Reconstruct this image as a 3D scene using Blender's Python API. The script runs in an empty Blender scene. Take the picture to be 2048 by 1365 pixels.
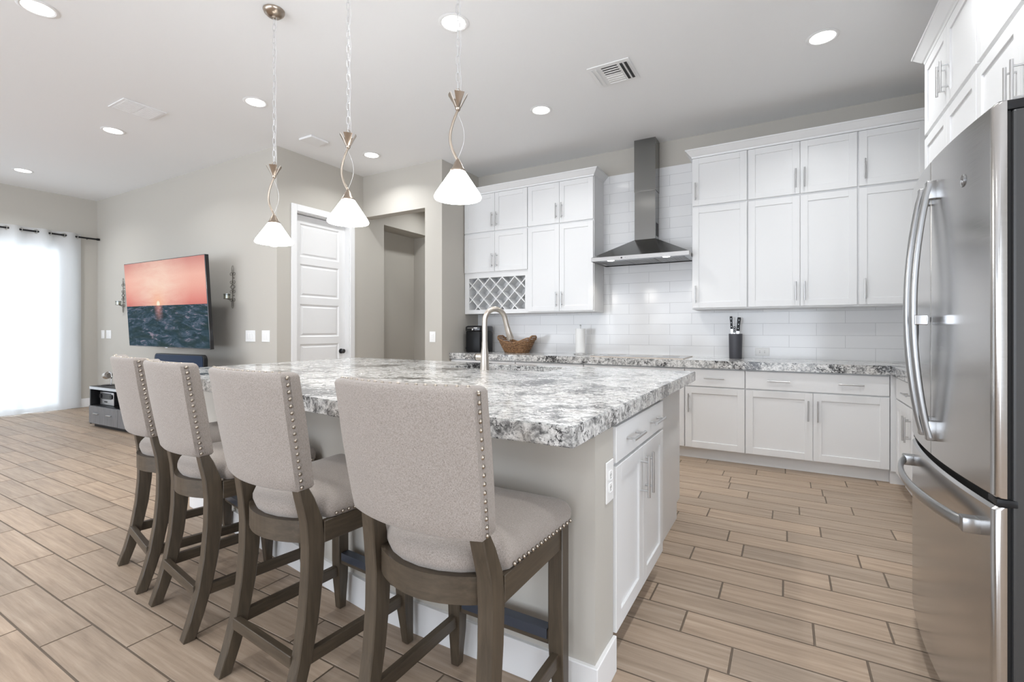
import bpy, bmesh, math, random
from mathutils import Vector, Matrix
random.seed(7)
C = bpy.context.scene.collection
PI = math.pi

# ------------------------------------------------------------------ camera
cam_d = bpy.data.cameras.new('camera')
cam = bpy.data.objects.new('camera', cam_d)
C.objects.link(cam)
cam.location = (0, 0, 1.2)
cam.rotation_euler = (PI / 2, 0, math.radians(29.876))
cam_d.sensor_width = 36
cam_d.lens = 36 * 955.0 / 2048
cam_d.shift_y = -(682.5 - 660.1) / 2048
cam_d.clip_start = 0.02
bpy.context.scene.camera = cam

# ------------------------------------------------------------------ world: soft daylight outside the windows
sc = bpy.context.scene
w = bpy.data.worlds.new('daylight')
sc.world = w
w.use_nodes = True
bg = w.node_tree.nodes['Background']
bg.inputs[0].default_value = (0.89, 0.97, 1.08, 1)
# brighter sunlit ground below the horizon, softer sky above
_t = w.node_tree.nodes.new('ShaderNodeTexCoord')
_s = w.node_tree.nodes.new('ShaderNodeSeparateXYZ')
_m = w.node_tree.nodes.new('ShaderNodeMapRange')
_m.inputs['From Min'].default_value = -0.06
_m.inputs['From Max'].default_value = 0.06
_m.inputs['To Min'].default_value = 5.6      # ground
_m.inputs['To Max'].default_value = 4.2      # sky
w.node_tree.links.new(_t.outputs['Generated'], _s.inputs[0])
w.node_tree.links.new(_s.outputs[2], _m.inputs['Value'])
w.node_tree.links.new(_m.outputs[0], bg.inputs[1])

# ------------------------------------------------------------------ exposure
vs = sc.view_settings
vs.view_transform = 'Standard'
vs.look = 'None'
vs.gamma = 1.0
vs.use_curve_mapping = False
vs.exposure = 0.17
LAMP_W = 10.0
sc.cycles.max_bounces = 10
sc.cycles.diffuse_bounces = 6
sc.cycles.glossy_bounces = 4
sc.cycles.transmission_bounces = 6
sc.cycles.sample_clamp_indirect = 6.0
sc.cycles.caustics_reflective = False
sc.cycles.caustics_refractive = False
try:
    sc.cycles.use_denoising = True
except Exception:
    pass

# ------------------------------------------------------------------ window portals (guide the daylight through the openings)
def portal(name, loc, rot, sx, sy):
    d = bpy.data.lights.new(name, 'AREA')
    d.shape = 'RECTANGLE'; d.size = sx; d.size_y = sy
    d.cycles.is_portal = True
    o = bpy.data.objects.new(name, d); C.objects.link(o)
    o.location = loc; o.rotation_euler = rot
    return o
portal('portal_slider', (-9.62, 1.55, 1.25), (PI / 2, 0, -PI / 2), 2.8, 2.5)
portal('portal_added_nook', (4.66, -1.5, 1.35), (PI / 2, 0, PI / 2), 5.4, 2.7)
portal('portal_rear', (-3.9, -4.68, 1.4), (PI / 2, 0, 0), 9.4, 2.7)

# ------------------------------------------------------------------ helpers
def tag(o, label=None, cat=None, group=None, kind=None):
    if label: o['label'] = label
    if cat: o['category'] = cat
    if group: o['group'] = group
    if kind: o['kind'] = kind
    return o

def thing(name, label, cat, loc=(0, 0, 0), rz=0.0, group=None, kind=None):
    o = bpy.data.objects.new(name, None)
    o.empty_display_size = 0.05
    C.objects.link(o)
    o.location = loc
    o.rotation_euler = (0, 0, rz)
    return tag(o, label, cat, group, kind)

def copy_tree(o, parent=None):
    c = o.copy()
    C.objects.link(c)
    if parent: c.parent = parent
    for ch in list(o.children):
        copy_tree(ch, c)
    return c

class MB:
    def __init__(self):
        self.bm = bmesh.new()
    def _bev(self, verts, bev, seg=2):
        edges = set()
        for v in verts:
            for e in v.link_edges: edges.add(e)
        bmesh.ops.bevel(self.bm, geom=list(edges), offset=bev, segments=seg, affect='EDGES', profile=0.5)
    def box(self, x0, x1, y0, y1, z0, z1, bev=0.0, seg=2):
        vs_ = [self.bm.verts.new(p) for p in ((x0, y0, z0), (x1, y0, z0), (x1, y1, z0), (x0, y1, z0),
                                               (x0, y0, z1), (x1, y0, z1), (x1, y1, z1), (x0, y1, z1))]
        for f in ((3, 2, 1, 0), (4, 5, 6, 7), (0, 1, 5, 4), (1, 2, 6, 5), (2, 3, 7, 6), (3, 0, 4, 7)):
            self.bm.faces.new([vs_[i] for i in f])
        if bev > 0: self._bev(vs_, bev, seg)
        return self
    def loft(self, rings, cap=True, closed=False, bev=0.0, seg=2):
        R = [[self.bm.verts.new(p) for p in r] for r in rings]
        n = len(R[0])
        m = len(R)
        for i in range(m if closed else m - 1):
            a, b = R[i], R[(i + 1) % m]
            for j in range(n):
                k = (j + 1) % n
                try: self.bm.faces.new((a[j], a[k], b[k], b[j]))
                except ValueError: pass
        if cap and not closed:
            if cap != 'end': self.bm.faces.new(list(reversed(R[0])))
            self.bm.faces.new(R[-1])
        if bev > 0:
            self._bev([v for r in R for v in r], bev, seg)
        return self
    def tube(self, pts, r, n=10, closed=False, cap=True):
        pts = [Vector(p) for p in pts]
        m = len(pts)
        rs = r if isinstance(r, (list, tuple)) else [r] * m
        rings = []
        up = None
        for i, p in enumerate(pts):
            if closed: t = pts[(i + 1) % m] - pts[i - 1]
            else: t = pts[min(i + 1, m - 1)] - pts[max(i - 1, 0)]
            t.normalize()
            if up is None:
                up = Vector((0, 0, 1)) if abs(t.z) < 0.9 else Vector((1, 0, 0))
            s = t.cross(up)
            if s.length < 1e-5:
                s = t.orthogonal()
            s.normalize()
            u = s.cross(t).normalized()
            up = u
            rings.append([p + (s * math.cos(2 * PI * k / n) + u * math.sin(2 * PI * k / n)) * rs[i] for k in range(n)])
        return self.loft(rings, cap=cap, closed=closed)
    def cyl(self, p0, p1, r0, r1=None, n=20):
        return self.tube([p0, p1], [r0, r0 if r1 is None else r1], n)
    def lathe(self, prof, c=(0, 0, 0), n=28, cap=True):
        rings = [[(c[0] + r * math.cos(2 * PI * k / n), c[1] + r * math.sin(2 * PI * k / n), c[2] + z) for k in range(n)] for r, z in prof]
        return self.loft(rings, cap=cap)
    def prism(self, poly, axis, a, b, bev=0.0):
        def P(u, v, t):
            return {'x': (t, u, v), 'y': (u, t, v), 'z': (u, v, t)}[axis]
        return self.loft([[P(u, v, a) for u, v in poly], [P(u, v, b) for u, v in poly]], bev=bev)
    def sphere(self, c, r, n=10, sz=1.0):
        m = max(4, n // 2)
        prof = [(max(1e-4, r * math.sin(PI * i / m)), -r * sz * math.cos(PI * i / m)) for i in range(m + 1)]
        return self.lathe(prof, c, n)
    def torus(self, c, R, r, axis='z', n=24, m=8):
        pts = []
        for k in range(n):
            a = 2 * PI * k / n
            u, v = R * math.cos(a), R * math.sin(a)
            pts.append({'z': (c[0] + u, c[1] + v, c[2]), 'x': (c[0], c[1] + u, c[2] + v), 'y': (c[0] + u, c[1], c[2] + v)}[axis])
        return self.tube(pts, r, m, closed=True)
    def xf(self, M):
        bmesh.ops.transform(self.bm, matrix=M, verts=self.bm.verts[:])
        return self
    def build(self, name, mat, parent=None, loc=None, smooth=True, angle=35, keep_normals=False):
        if not keep_normals:
            bmesh.ops.recalc_face_normals(self.bm, faces=self.bm.faces[:])
        me = bpy.data.meshes.new(name)
        if loc is not None:
            bmesh.ops.translate(self.bm, vec=(-loc[0], -loc[1], -loc[2]), verts=self.bm.verts[:])
        self.bm.to_mesh(me)
        self.bm.free()
        if smooth:
            for p in me.polygons: p.use_smooth = True
            me.set_sharp_from_angle(angle=math.radians(angle))
        me.materials.append(mat)
        o = bpy.data.objects.new(name, me)
        C.objects.link(o)
        if parent: o.parent = parent
        if loc is not None: o.location = loc
        return o

# ------------------------------------------------------------------ materials
def mat(name):
    m = bpy.data.materials.new(name)
    m.use_nodes = True
    nt = m.node_tree
    b = nt.nodes['Principled BSDF']
    return m, nt, b
def simple(name, col, rough=0.5, metal=0.0, spec=0.5, emit=None, es=0.0, coat=0.0):
    m, nt, b = mat(name)
    b.inputs['Base Color'].default_value = (*col, 1)
    b.inputs['Roughness'].default_value = rough
    b.inputs['Metallic'].default_value = metal
    b.inputs['Specular IOR Level'].default_value = spec
    if coat: b.inputs['Coat Weight'].default_value = coat
    if emit:
        b.inputs['Emission Color'].default_value = (*emit, 1)
        b.inputs['Emission Strength'].default_value = es
    return m
def N(nt, typ, **kw):
    n = nt.nodes.new(typ)
    for k, v in kw.items():
        if k in n.inputs.keys() if hasattr(n.inputs, 'keys') else False:
            n.inputs[k].default_value = v
        else:
            setattr(n, k, v)
    return n
def L(nt, a, b): nt.links.new(a, b)
def ramp(nt, src, stops, interp='LINEAR'):
    r = nt.nodes.new('ShaderNodeValToRGB')
    r.color_ramp.interpolation = interp
    els = r.color_ramp.elements
    while len(els) < len(stops): els.new(0.5)
    for e, (p, c) in zip(els, stops):
        e.position = p
        e.color = (*c, 1) if len(c) == 3 else c
    L(nt, src, r.inputs[0])
    return r.outputs[0]
def objco(nt, scale=(1, 1, 1), loc=(0, 0, 0), rot=(0, 0, 0)):
    t = nt.nodes.new('ShaderNodeTexCoord')
    mp = nt.nodes.new('ShaderNodeMapping')
    mp.inputs['Scale'].default_value = scale
    mp.inputs['Location'].default_value = loc
    mp.inputs['Rotation'].default_value = rot
    L(nt, t.outputs['Object'], mp.inputs['Vector'])
    return mp.outputs[0]
def noise(nt, vec, scale, detail=4, rough=0.5, dist=0.0):
    n = nt.nodes.new('ShaderNodeTexNoise')
    n.inputs['Scale'].default_value = scale
    n.inputs['Detail'].default_value = detail
    n.inputs['Roughness'].default_value = rough
    n.inputs['Distortion'].default_value = dist
    L(nt, vec, n.inputs['Vector'])
    return n.outputs['Fac']
def mixc(nt, fac, a, b, mode='MIX'):
    n = nt.nodes.new('ShaderNodeMix')
    n.data_type = 'RGBA'
    n.blend_type = mode
    for s, v in ((n.inputs[0], fac), (n.inputs[6], a), (n.inputs[7], b)):
        if isinstance(v, (tuple, list)): s.default_value = (*v, 1) if len(v) == 3 else v
        elif isinstance(v, (int, float)): s.default_value = v
        else: L(nt, v, s)
    return n.outputs[2]
def mth(nt, op, a, b=0.0, clamp=False):
    n = nt.nodes.new('ShaderNodeMath')
    n.operation = op
    n.use_clamp = clamp
    for s, v in ((n.inputs[0], a), (n.inputs[1], b)):
        if isinstance(v, (int, float)): s.default_value = v
        else: L(nt, v, s)
    return n.outputs[0]
def bump(nt, h, b, strength=0.2, dist=0.002):
    n = nt.nodes.new('ShaderNodeBump')
    n.inputs['Strength'].default_value = strength
    n.inputs['Distance'].default_value = dist
    L(nt, h, n.inputs['Height'])
    L(nt, n.outputs[0], b.inputs['Normal'])

def m_wall(name, col):
    m, nt, b = mat(name)
    v = objco(nt)
    b.inputs['Base Color'].default_value = (*col, 1)
    b.inputs['Roughness'].default_value = 0.75
    b.inputs['Specular IOR Level'].default_value = 0.25
    bump(nt, noise(nt, v, 60, 3), b, 0.10, 0.003)
    return m
WALL = m_wall('greige_paint', (0.50, 0.475, 0.43))
CEIL = m_wall('ceiling_paint', (0.84, 0.845, 0.85))
TRIM = simple('white_trim_paint', (0.80, 0.80, 0.80), 0.4)
CAB = simple('white_cabinet_paint', (0.755, 0.757, 0.757), 0.35)
CABIN = simple('white_cabinet_interior', (0.78, 0.78, 0.78), 0.5)
NICKEL = simple('brushed_nickel', (0.50, 0.455, 0.405), 0.30, 1.0)
PULL = simple('satin_steel_pull', (0.58, 0.58, 0.58), 0.3, 1.0)
CHROME = simple('chrome', (0.55, 0.55, 0.56), 0.15, 1.0)
BRONZE = simple('warm_brushed_nickel', (0.40, 0.335, 0.275), 0.28, 1.0)
ARMMETAL = simple('brushed_arm_metal', (0.46, 0.39, 0.32), 0.35, 1.0)
BLACK = simple('black_plastic', (0.010, 0.010, 0.011), 0.4, spec=0.3)
GLOSSBLACK = simple('gloss_black', (0.01, 0.01, 0.012), 0.1)
IRON = simple('dark_iron', (0.10, 0.088, 0.072), 0.5, 0.4)
PLATE = simple('white_plastic', (0.85, 0.85, 0.84), 0.35)
SLOT = simple('dark_slot', (0.03, 0.03, 0.03), 0.6)
CHAIN = simple('silver_chain', (0.72, 0.72, 0.72), 0.4, 0.7)
WIRE = simple('clear_cord', (0.70, 0.70, 0.70), 0.5)
BLUEMETAL = simple('blue_grey_foot_plate', (0.10, 0.115, 0.15), 0.35, 0.8)
NAIL = simple('pewter_nailhead', (0.42, 0.37, 0.31), 0.3, 1.0)
GASKET = simple('black_gasket', (0.01, 0.01, 0.01), 0.6)
GREYBLOCK = simple('charcoal_knife_block', (0.055, 0.055, 0.065), 0.45)
PAPER = simple('paper_towel', (0.85, 0.85, 0.84), 0.9)
CANDLE = simple('candle_wax', (0.75, 0.62, 0.42), 0.5)
LENS = simple('lamp_lens', (0.9, 0.9, 0.9), 0.4, emit=(1.0, 0.97, 0.93), es=6.0)
HOODLENS = simple('hood_lamp_lens', (0.9, 0.9, 0.9), 0.4, emit=(1.0, 0.97, 0.93), es=4.0)
SHADE = simple('frosted_glass_shade', (0.9, 0.9, 0.88), 0.4, emit=(1.0, 0.98, 0.95), es=16.0)
BULB = simple('bulb_glow', (0.9, 0.9, 0.9), 0.4, emit=(1.0, 0.96, 0.9), es=16.0)
RUBBER = simple('dark_knob', (0.09, 0.09, 0.095), 0.3, 0.8)

def m_steel(name, col, rough, horizontal=True, stren=0.03):
    m, nt, b = mat(name)
    b.inputs['Metallic'].default_value = 1.0
    v = objco(nt, (3, 3, 260) if horizontal else (260, 260, 3))
    f = noise(nt, v, 4.0, 3, 0.6)
    L(nt, mixc(nt, f, tuple(c * 0.93 for c in col), tuple(min(1, c * 1.06) for c in col)), b.inputs['Base Color'])
    L(nt, mth(nt, 'ADD', mth(nt, 'MULTIPLY', f, 0.10), rough - 0.05), b.inputs['Roughness'])
    b.inputs['Anisotropic'].default_value = 0.5
    return m
STEEL = m_steel('brushed_stainless', (0.54, 0.53, 0.52), 0.20)
STEELV = m_steel('hood_stainless', (0.26, 0.26, 0.255), 0.17, False)
HANDLESTEEL = simple('fridge_handle_steel', (0.38, 0.38, 0.38), 0.28, 1.0)
BADGE = simple('grey_badge', (0.20, 0.20, 0.20), 0.45, 0.7)
CASE = simple('dark_steel_case', (0.055, 0.055, 0.055), 0.4, 0.3)
FILTER = m_steel('hood_filter_steel', (0.33, 0.33, 0.33), 0.4)

def m_tile():
    m, nt, b = mat('white_subway_tile')
    t = nt.nodes.new('ShaderNodeTexCoord')
    sp = nt.nodes.new('ShaderNodeSeparateXYZ'); L(nt, t.outputs['Object'], sp.inputs[0])
    cb = nt.nodes.new('ShaderNodeCombineXYZ')
    L(nt, mth(nt, 'ADD', sp.outputs[0], sp.outputs[1]), cb.inputs[0])
    L(nt, sp.outputs[2], cb.inputs[1])
    br = nt.nodes.new('ShaderNodeTexBrick')
    br.offset = 0.5
    br.inputs['Color1'].default_value = (0.80, 0.80, 0.80, 1)
    br.inputs['Color2'].default_value = (0.76, 0.76, 0.765, 1)
    br.inputs['Mortar'].default_value = (0.52, 0.52, 0.52, 1)
    br.inputs['Scale'].default_value = 1.0
    br.inputs['Mortar Size'].default_value = 0.0016
    br.inputs['Mortar Smooth'].default_value = 0.2
    br.inputs['Brick Width'].default_value = 0.443
    br.inputs['Row Height'].default_value = 0.1145
    L(nt, cb.outputs[0], br.inputs['Vector'])
    L(nt, br.outputs['Color'], b.inputs['Base Color'])
    b.inputs['Roughness'].default_value = 0.12
    h = mth(nt, 'SUBTRACT', 1.0, br.outputs['Fac'])
    h2 = mth(nt, 'ADD', h, mth(nt, 'MULTIPLY', noise(nt, cb.outputs[0], 9, 2), 0.5))
    bump(nt, h2, b, 0.35, 0.002)
    return m
TILE = m_tile()

def m_granite(name, streak=(1.0, 1.0, 1.0), dark=1.0):
    m, nt, b = mat(name)
    v = objco(nt, streak)
    v2 = objco(nt)
    big = noise(nt, v, 4.0, 3, 0.55, 0.6)
    med = noise(nt, v, 26, 7, 0.70, 0.7)
    fine = noise(nt, v2, 85, 5, 0.7)
    base = ramp(nt, med, [(0.33, (0.10, 0.10, 0.10)), (0.42, (0.30, 0.30, 0.295)), (0.50, (0.58, 0.575, 0.56)), (0.60, (0.78, 0.775, 0.76))])
    warm = mixc(nt, mth(nt, 'MULTIPLY', ramp(nt, noise(nt, v2, 11, 3), [(0.55, (0, 0, 0)), (0.7, (1, 1, 1))]), 0.25), base, (0.55, 0.49, 0.42))
    spk = ramp(nt, fine, [(0.38, (1, 1, 1)), (0.47, (0, 0, 0))])
    c1 = mixc(nt, mth(nt, 'MULTIPLY', spk, 0.75), warm, (0.10, 0.10, 0.10))
    # black mineral clusters, gathered in patches
    chips = ramp(nt, mth(nt, 'ADD', noise(nt, v, 48, 6, 0.7, 1.2), mth(nt, 'MULTIPLY', mth(nt, 'SUBTRACT', big, 0.5), 0.85 * dark)), [(0.565, (0, 0, 0)), (0.60, (1, 1, 1))])
    c2 = mixc(nt, mth(nt, 'MULTIPLY', chips, 0.93), c1, (0.02, 0.02, 0.022))
    L(nt, c2, b.inputs['Base Color'])
    b.inputs['Roughness'].default_value = 0.12
    b.inputs['Specular IOR Level'].default_value = 0.5
    return m
GRANITE = m_granite('grey_white_granite')

def m_floor():
    m, nt, b = mat('wood_look_plank_tile')
    at = nt.nodes.new('ShaderNodeAttribute'); at.attribute_name = 'plank'; at.attribute_type = 'GEOMETRY'
    sp = nt.nodes.new('ShaderNodeSeparateColor'); L(nt, at.outputs['Color'], sp.inputs[0])
    t = nt.nodes.new('ShaderNodeTexCoord')
    ofs = nt.nodes.new('ShaderNodeVectorMath'); ofs.operation = 'ADD'
    sc_ = nt.nodes.new('ShaderNodeVectorMath'); sc_.operation = 'SCALE'; sc_.inputs['Scale'].default_value = 37.0
    L(nt, at.outputs['Color'], sc_.inputs[0])
    L(nt, t.outputs['Object'], ofs.inputs[0]); L(nt, sc_.outputs[0], ofs.inputs[1])
    mp = nt.nodes.new('ShaderNodeMapping'); mp.inputs['Scale'].default_value = (0.9, 15, 1)
    L(nt, ofs.outputs[0], mp.inputs['Vector'])
    g1 = noise(nt, mp.outputs[0], 2.6, 6, 0.60, 0.35)
    mp2 = nt.nodes.new('ShaderNodeMapping'); mp2.inputs['Scale'].default_value = (4, 90, 1)
    L(nt, ofs.outputs[0], mp2.inputs['Vector'])
    g2 = noise(nt, mp2.outputs[0], 2.0, 4, 0.6)
    base = ramp(nt, g1, [(0.25, (0.22, 0.168, 0.124)), (0.40, (0.35, 0.272, 0.202)), (0.56, (0.43, 0.337, 0.252)), (0.75, (0.51, 0.415, 0.325))])
    c = mixc(nt, mth(nt, 'MULTIPLY', g2, 0.42), base, (0.205, 0.152, 0.115))
    tint = ramp(nt, sp.outputs[0], [(0.0, (0.90, 0.90, 0.91)), (0.5, (1.01, 0.99, 0.98)), (1.0, (1.10, 1.06, 1.03))])
    c = mixc(nt, 1.0, c, tint, 'MULTIPLY')
    geo = nt.nodes.new('ShaderNodeSeparateXYZ'); L(nt, t.outputs['Object'], geo.inputs[0])
    gr = mth(nt, 'LESS_THAN', geo.outputs[2], -0.0012)
    c = mixc(nt, gr, c, (0.145, 0.110, 0.080))
    L(nt, c, b.inputs['Base Color'])
    L(nt, mth(nt, 'ADD', mth(nt, 'MULTIPLY', g2, 0.22), 0.36), b.inputs['Roughness'])
    b.inputs['Specular IOR Level'].default_value = 0.3
    mp3 = nt.nodes.new('ShaderNodeMapping'); mp3.inputs['Scale'].default_value = (22, 4, 1)
    L(nt, ofs.outputs[0], mp3.inputs['Vector'])
    saw = ramp(nt, noise(nt, mp3.outputs[0], 2.2, 3, 0.6, 0.5), [(0.56, (0, 0, 0)), (0.7, (1, 1, 1))])
    bump(nt, mth(nt, 'SUBTRACT', g2, mth(nt, 'MULTIPLY', saw, 0.5)), b, 0.18, 0.002)
    return m
FLOOR = m_floor()

def m_wood(name, c0, c1, rough=0.4, scale=(26, 26, 2.2)):
    m, nt, b = mat(name)
    v = objco(nt, scale)
    g = noise(nt, v, 2.5, 5, 0.6, 0.4)
    L(nt, ramp(nt, g, [(0.3, c0), (0.7, c1)]), b.inputs['Base Color'])
    b.inputs['Roughness'].default_value = rough
    bump(nt, g, b, 0.12, 0.001)
    return m
STOOLWOOD = m_wood('weathered_dark_wood', (0.042, 0.031, 0.020), (0.080, 0.060, 0.040))
WOODX = m_wood('weathered_dark_wood_rails', (0.042, 0.031, 0.020), (0.080, 0.060, 0.040), scale=(2.2, 26, 26))
WOODY = m_wood('weathered_dark_wood_side_rails', (0.042, 0.031, 0.020), (0.080, 0.060, 0.040), scale=(26, 2.2, 26))
CONSOLEWOOD = m_wood('grey_console_wood', (0.12, 0.12, 0.125), (0.20, 0.20, 0.205))

def m_fabric():
    m, nt, b = mat('oatmeal_linen')
    vx = objco(nt, (160, 900, 900)); vz = objco(nt, (900, 900, 160))
    a = noise(nt, vx, 1.0, 2, 0.5); c = noise(nt, vz, 1.0, 2, 0.5)
    wv = mth(nt, 'MULTIPLY', mth(nt, 'ADD', a, c), 0.5)
    blot = noise(nt, objco(nt), 5, 3)
    base = mixc(nt, blot, (0.325, 0.285, 0.255), (0.375, 0.333, 0.302))
    L(nt, mixc(nt, ramp(nt, wv, [(0.38, (0.9, 0.9, 0.9)), (0.58, (0, 0, 0))]), base, (0.20, 0.172, 0.148)), b.inputs['Base Color'])
    b.inputs['Roughness'].default_value = 0.92
    b.inputs['Specular IOR Level'].default_value = 0.15
    b.inputs['Sheen Weight'].default_value = 0.25
    bump(nt, wv, b, 0.5, 0.0012)
    return m
FABRIC = m_fabric()

def m_wicker():
    m, nt, b = mat('woven_rattan')
    v = objco(nt)
    n1 = noise(nt, v, 60, 3)
    L(nt, ramp(nt, n1, [(0.3, (0.10, 0.045, 0.018)), (0.6, (0.33, 0.18, 0.085)), (0.8, (0.50, 0.32, 0.17))]), b.inputs['Base Color'])
    b.inputs['Roughness'].default_value = 0.6
    return m
WICKER = m_wicker()

def m_curtain():
    m, nt, b = mat('sheer_white_curtain')
    out = nt.nodes['Material Output']
    d = nt.nodes.new('ShaderNodeBsdfDiffuse'); d.inputs[0].default_value = (0.88, 0.88, 0.88, 1)
    tr = nt.nodes.new('ShaderNodeBsdfTranslucent'); tr.inputs[0].default_value = (0.46, 0.46, 0.46, 1)
    tp = nt.nodes.new('ShaderNodeBsdfTransparent'); tp.inputs[0].default_value = (0.95, 0.95, 0.95, 1)
    m1 = nt.nodes.new('ShaderNodeMixShader'); m1.inputs[0].default_value = 0.55
    m2 = nt.nodes.new('ShaderNodeMixShader'); m2.inputs[0].default_value = 0.06
    L(nt, d.outputs[0], m1.inputs[1]); L(nt, tr.outputs[0], m1.inputs[2])
    L(nt, m1.outputs[0], m2.inputs[1]); L(nt, tp.outputs[0], m2.inputs[2])
    L(nt, m2.outputs[0], out.inputs['Surface'])
    return m
CURTAIN = m_curtain()

def m_glass(name, tint=(0.95, 0.97, 0.97), mixg=0.08):
    m, nt, b = mat(name)
    out = nt.nodes['Material Output']
    g = nt.nodes.new('ShaderNodeBsdfGlossy'); g.inputs['Roughness'].default_value = 0.02
    tp = nt.nodes.new('ShaderNodeBsdfTransparent'); tp.inputs[0].default_value = (*tint, 1)
    mx = nt.nodes.new('ShaderNodeMixShader'); mx.inputs[0].default_value = mixg
    L(nt, tp.outputs[0], mx.inputs[1]); L(nt, g.outputs[0], mx.inputs[2])
    L(nt, mx.outputs[0], out.inputs['Surface'])
    return m
GLASS = m_glass('window_glass')
CUPGLASS = m_glass('candle_cup_glass', (0.85, 0.88, 0.86), 0.15)

def m_screen():
    # a sea at sunset on a lit television screen
    m, nt, b = mat('sunset_sea_screen')
    out = nt.nodes['Material Output']
    t = nt.nodes.new('ShaderNodeTexCoord')
    sp = nt.nodes.new('ShaderNodeSeparateXYZ'); L(nt, t.outputs['Object'], sp.inputs[0])
    x, z = sp.outputs[0], sp.outputs[2]        # metres from the centre of the screen
    hz = -0.018
    dz = mth(nt, 'SUBTRACT', z, hz)
    # sky
    sky = ramp(nt, mth(nt, 'MULTIPLY', dz, 1 / 0.56), [(0.0, (0.68, 0.21, 0.18)), (0.12, (0.80, 0.29, 0.24)), (0.40, (0.92, 0.46, 0.37)), (0.62, (0.95, 0.52, 0.42)), (1.0, (0.66, 0.27, 0.24))])
    mp = nt.nodes.new('ShaderNodeMapping'); mp.inputs['Scale'].default_value = (1.2, 1, 6); mp.inputs['Rotation'].default_value = (0, 0.25, 0)
    L(nt, t.outputs['Object'], mp.inputs['Vector'])
    cl = noise(nt, mp.outputs[0], 2.2, 5, 0.6, 0.5)
    sx = mth(nt, 'SUBTRACT', x, -0.13)
    d1 = mth(nt, 'SQRT', mth(nt, 'ADD', mth(nt, 'POWER', mth(nt, 'MULTIPLY', sx, 0.75), 2.0), mth(nt, 'POWER', mth(nt, 'SUBTRACT', dz, 0.27), 2.0)))
    glow = mth(nt, 'MULTIPLY', mth(nt, 'SUBTRACT', 1.0, mth(nt, 'MULTIPLY', d1, 1.7), True), mth(nt, 'ADD', mth(nt, 'MULTIPLY', cl, 1.4), 0.0))
    sky = mixc(nt, mth(nt, 'MULTIPLY', glow, 1.25, True), sky, (1.0, 0.74, 0.60))
    d2 = mth(nt, 'SQRT', mth(nt, 'ADD', mth(nt, 'POWER', sx, 2.0), mth(nt, 'POWER', mth(nt, 'SUBTRACT', dz, 0.018), 2.0)))
    halo = mth(nt, 'POWER', mth(nt, 'SUBTRACT', 1.0, mth(nt, 'MULTIPLY', d2, 2.4), True), 3.0)
    sky = mixc(nt, mth(nt, 'MULTIPLY', halo, 0.8), sky, (1.0, 0.52, 0.30))
    sun = ramp(nt, d2, [(0.028, (1, 1, 1)), (0.045, (0, 0, 0))])
    sky = mixc(nt, sun, sky, (1.0, 0.92, 0.72))
    # sea
    depth = mth(nt, 'MULTIPLY', dz, -1.0)
    persp = mth(nt, 'POWER', mth(nt, 'ADD', depth, 0.02), 0.55)
    cb = nt.nodes.new('ShaderNodeCombineXYZ')
    L(nt, mth(nt, 'DIVIDE', x, mth(nt, 'ADD', persp, 0.25)), cb.inputs[0])
    L(nt, mth(nt, 'MULTIPLY', persp, 5.0), cb.inputs[1])
    n1 = noise(nt, cb.outputs[0], 3.2, 8, 0.68, 1.3)
    n2 = noise(nt, cb.outputs[0], 1.5, 3, 0.5, 0.6)
    sea = ramp(nt, n1, [(0.30, (0.006, 0.018, 0.024)), (0.47, (0.018, 0.050, 0.070)), (0.57, (0.07, 0.105, 0.15)), (0.68, (0.46, 0.35, 0.42))])
    sea = mixc(nt, ramp(nt, n2, [(0.36, (0.85, 0.85, 0.85)), (0.50, (0, 0, 0))]), sea, (0.014, 0.036, 0.034))
    path = mth(nt, 'MULTIPLY', mth(nt, 'SUBTRACT', 1.0, mth(nt, 'MULTIPLY', mth(nt, 'ABSOLUTE', sx), 9.0), True), mth(nt, 'SUBTRACT', 1.0, mth(nt, 'MULTIPLY', depth, 5.0), True))
    sea = mixc(nt, mth(nt, 'MULTIPLY', path, 0.7), sea, (0.75, 0.30, 0.24))
    col = mixc(nt, mth(nt, 'GREATER_THAN', dz, 0.0), sea, sky)
    em = nt.nodes.new('ShaderNodeEmission'); em.inputs[1].default_value = 0.82
    L(nt, col, em.inputs[0])
    gl = nt.nodes.new('ShaderNodeBsdfGlossy'); gl.inputs['Roughness'].default_value = 0.25; gl.inputs[0].default_value = (0.02, 0.02, 0.02, 1)
    ad = nt.nodes.new('ShaderNodeAddShader')
    L(nt, em.outputs[0], ad.inputs[0]); L(nt, gl.outputs[0], ad.inputs[1])
    L(nt, ad.outputs[0], out.inputs['Surface'])
    return m
SCREEN = m_screen()
BLUESCREEN = simple('blue_panel_face', (0.002, 0.014, 0.045), 0.35, spec=0.15)
COOKGLASS = simple('cooktop_glass', (0.03, 0.024, 0.022), 0.05)

def struct(name, mb, m, **kw):
    o = mb.build(name, m, smooth=kw.pop('smooth', False), **kw)
    o['kind'] = 'structure'
    return o

# ================================================================== SETTING
H = 3.235
YB, YTV, YH = 5.30, 3.28, 4.52
XL, XR, XD, XJ, YR = -9.45, 1.34, -4.88, -3.56, -4.5

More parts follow.
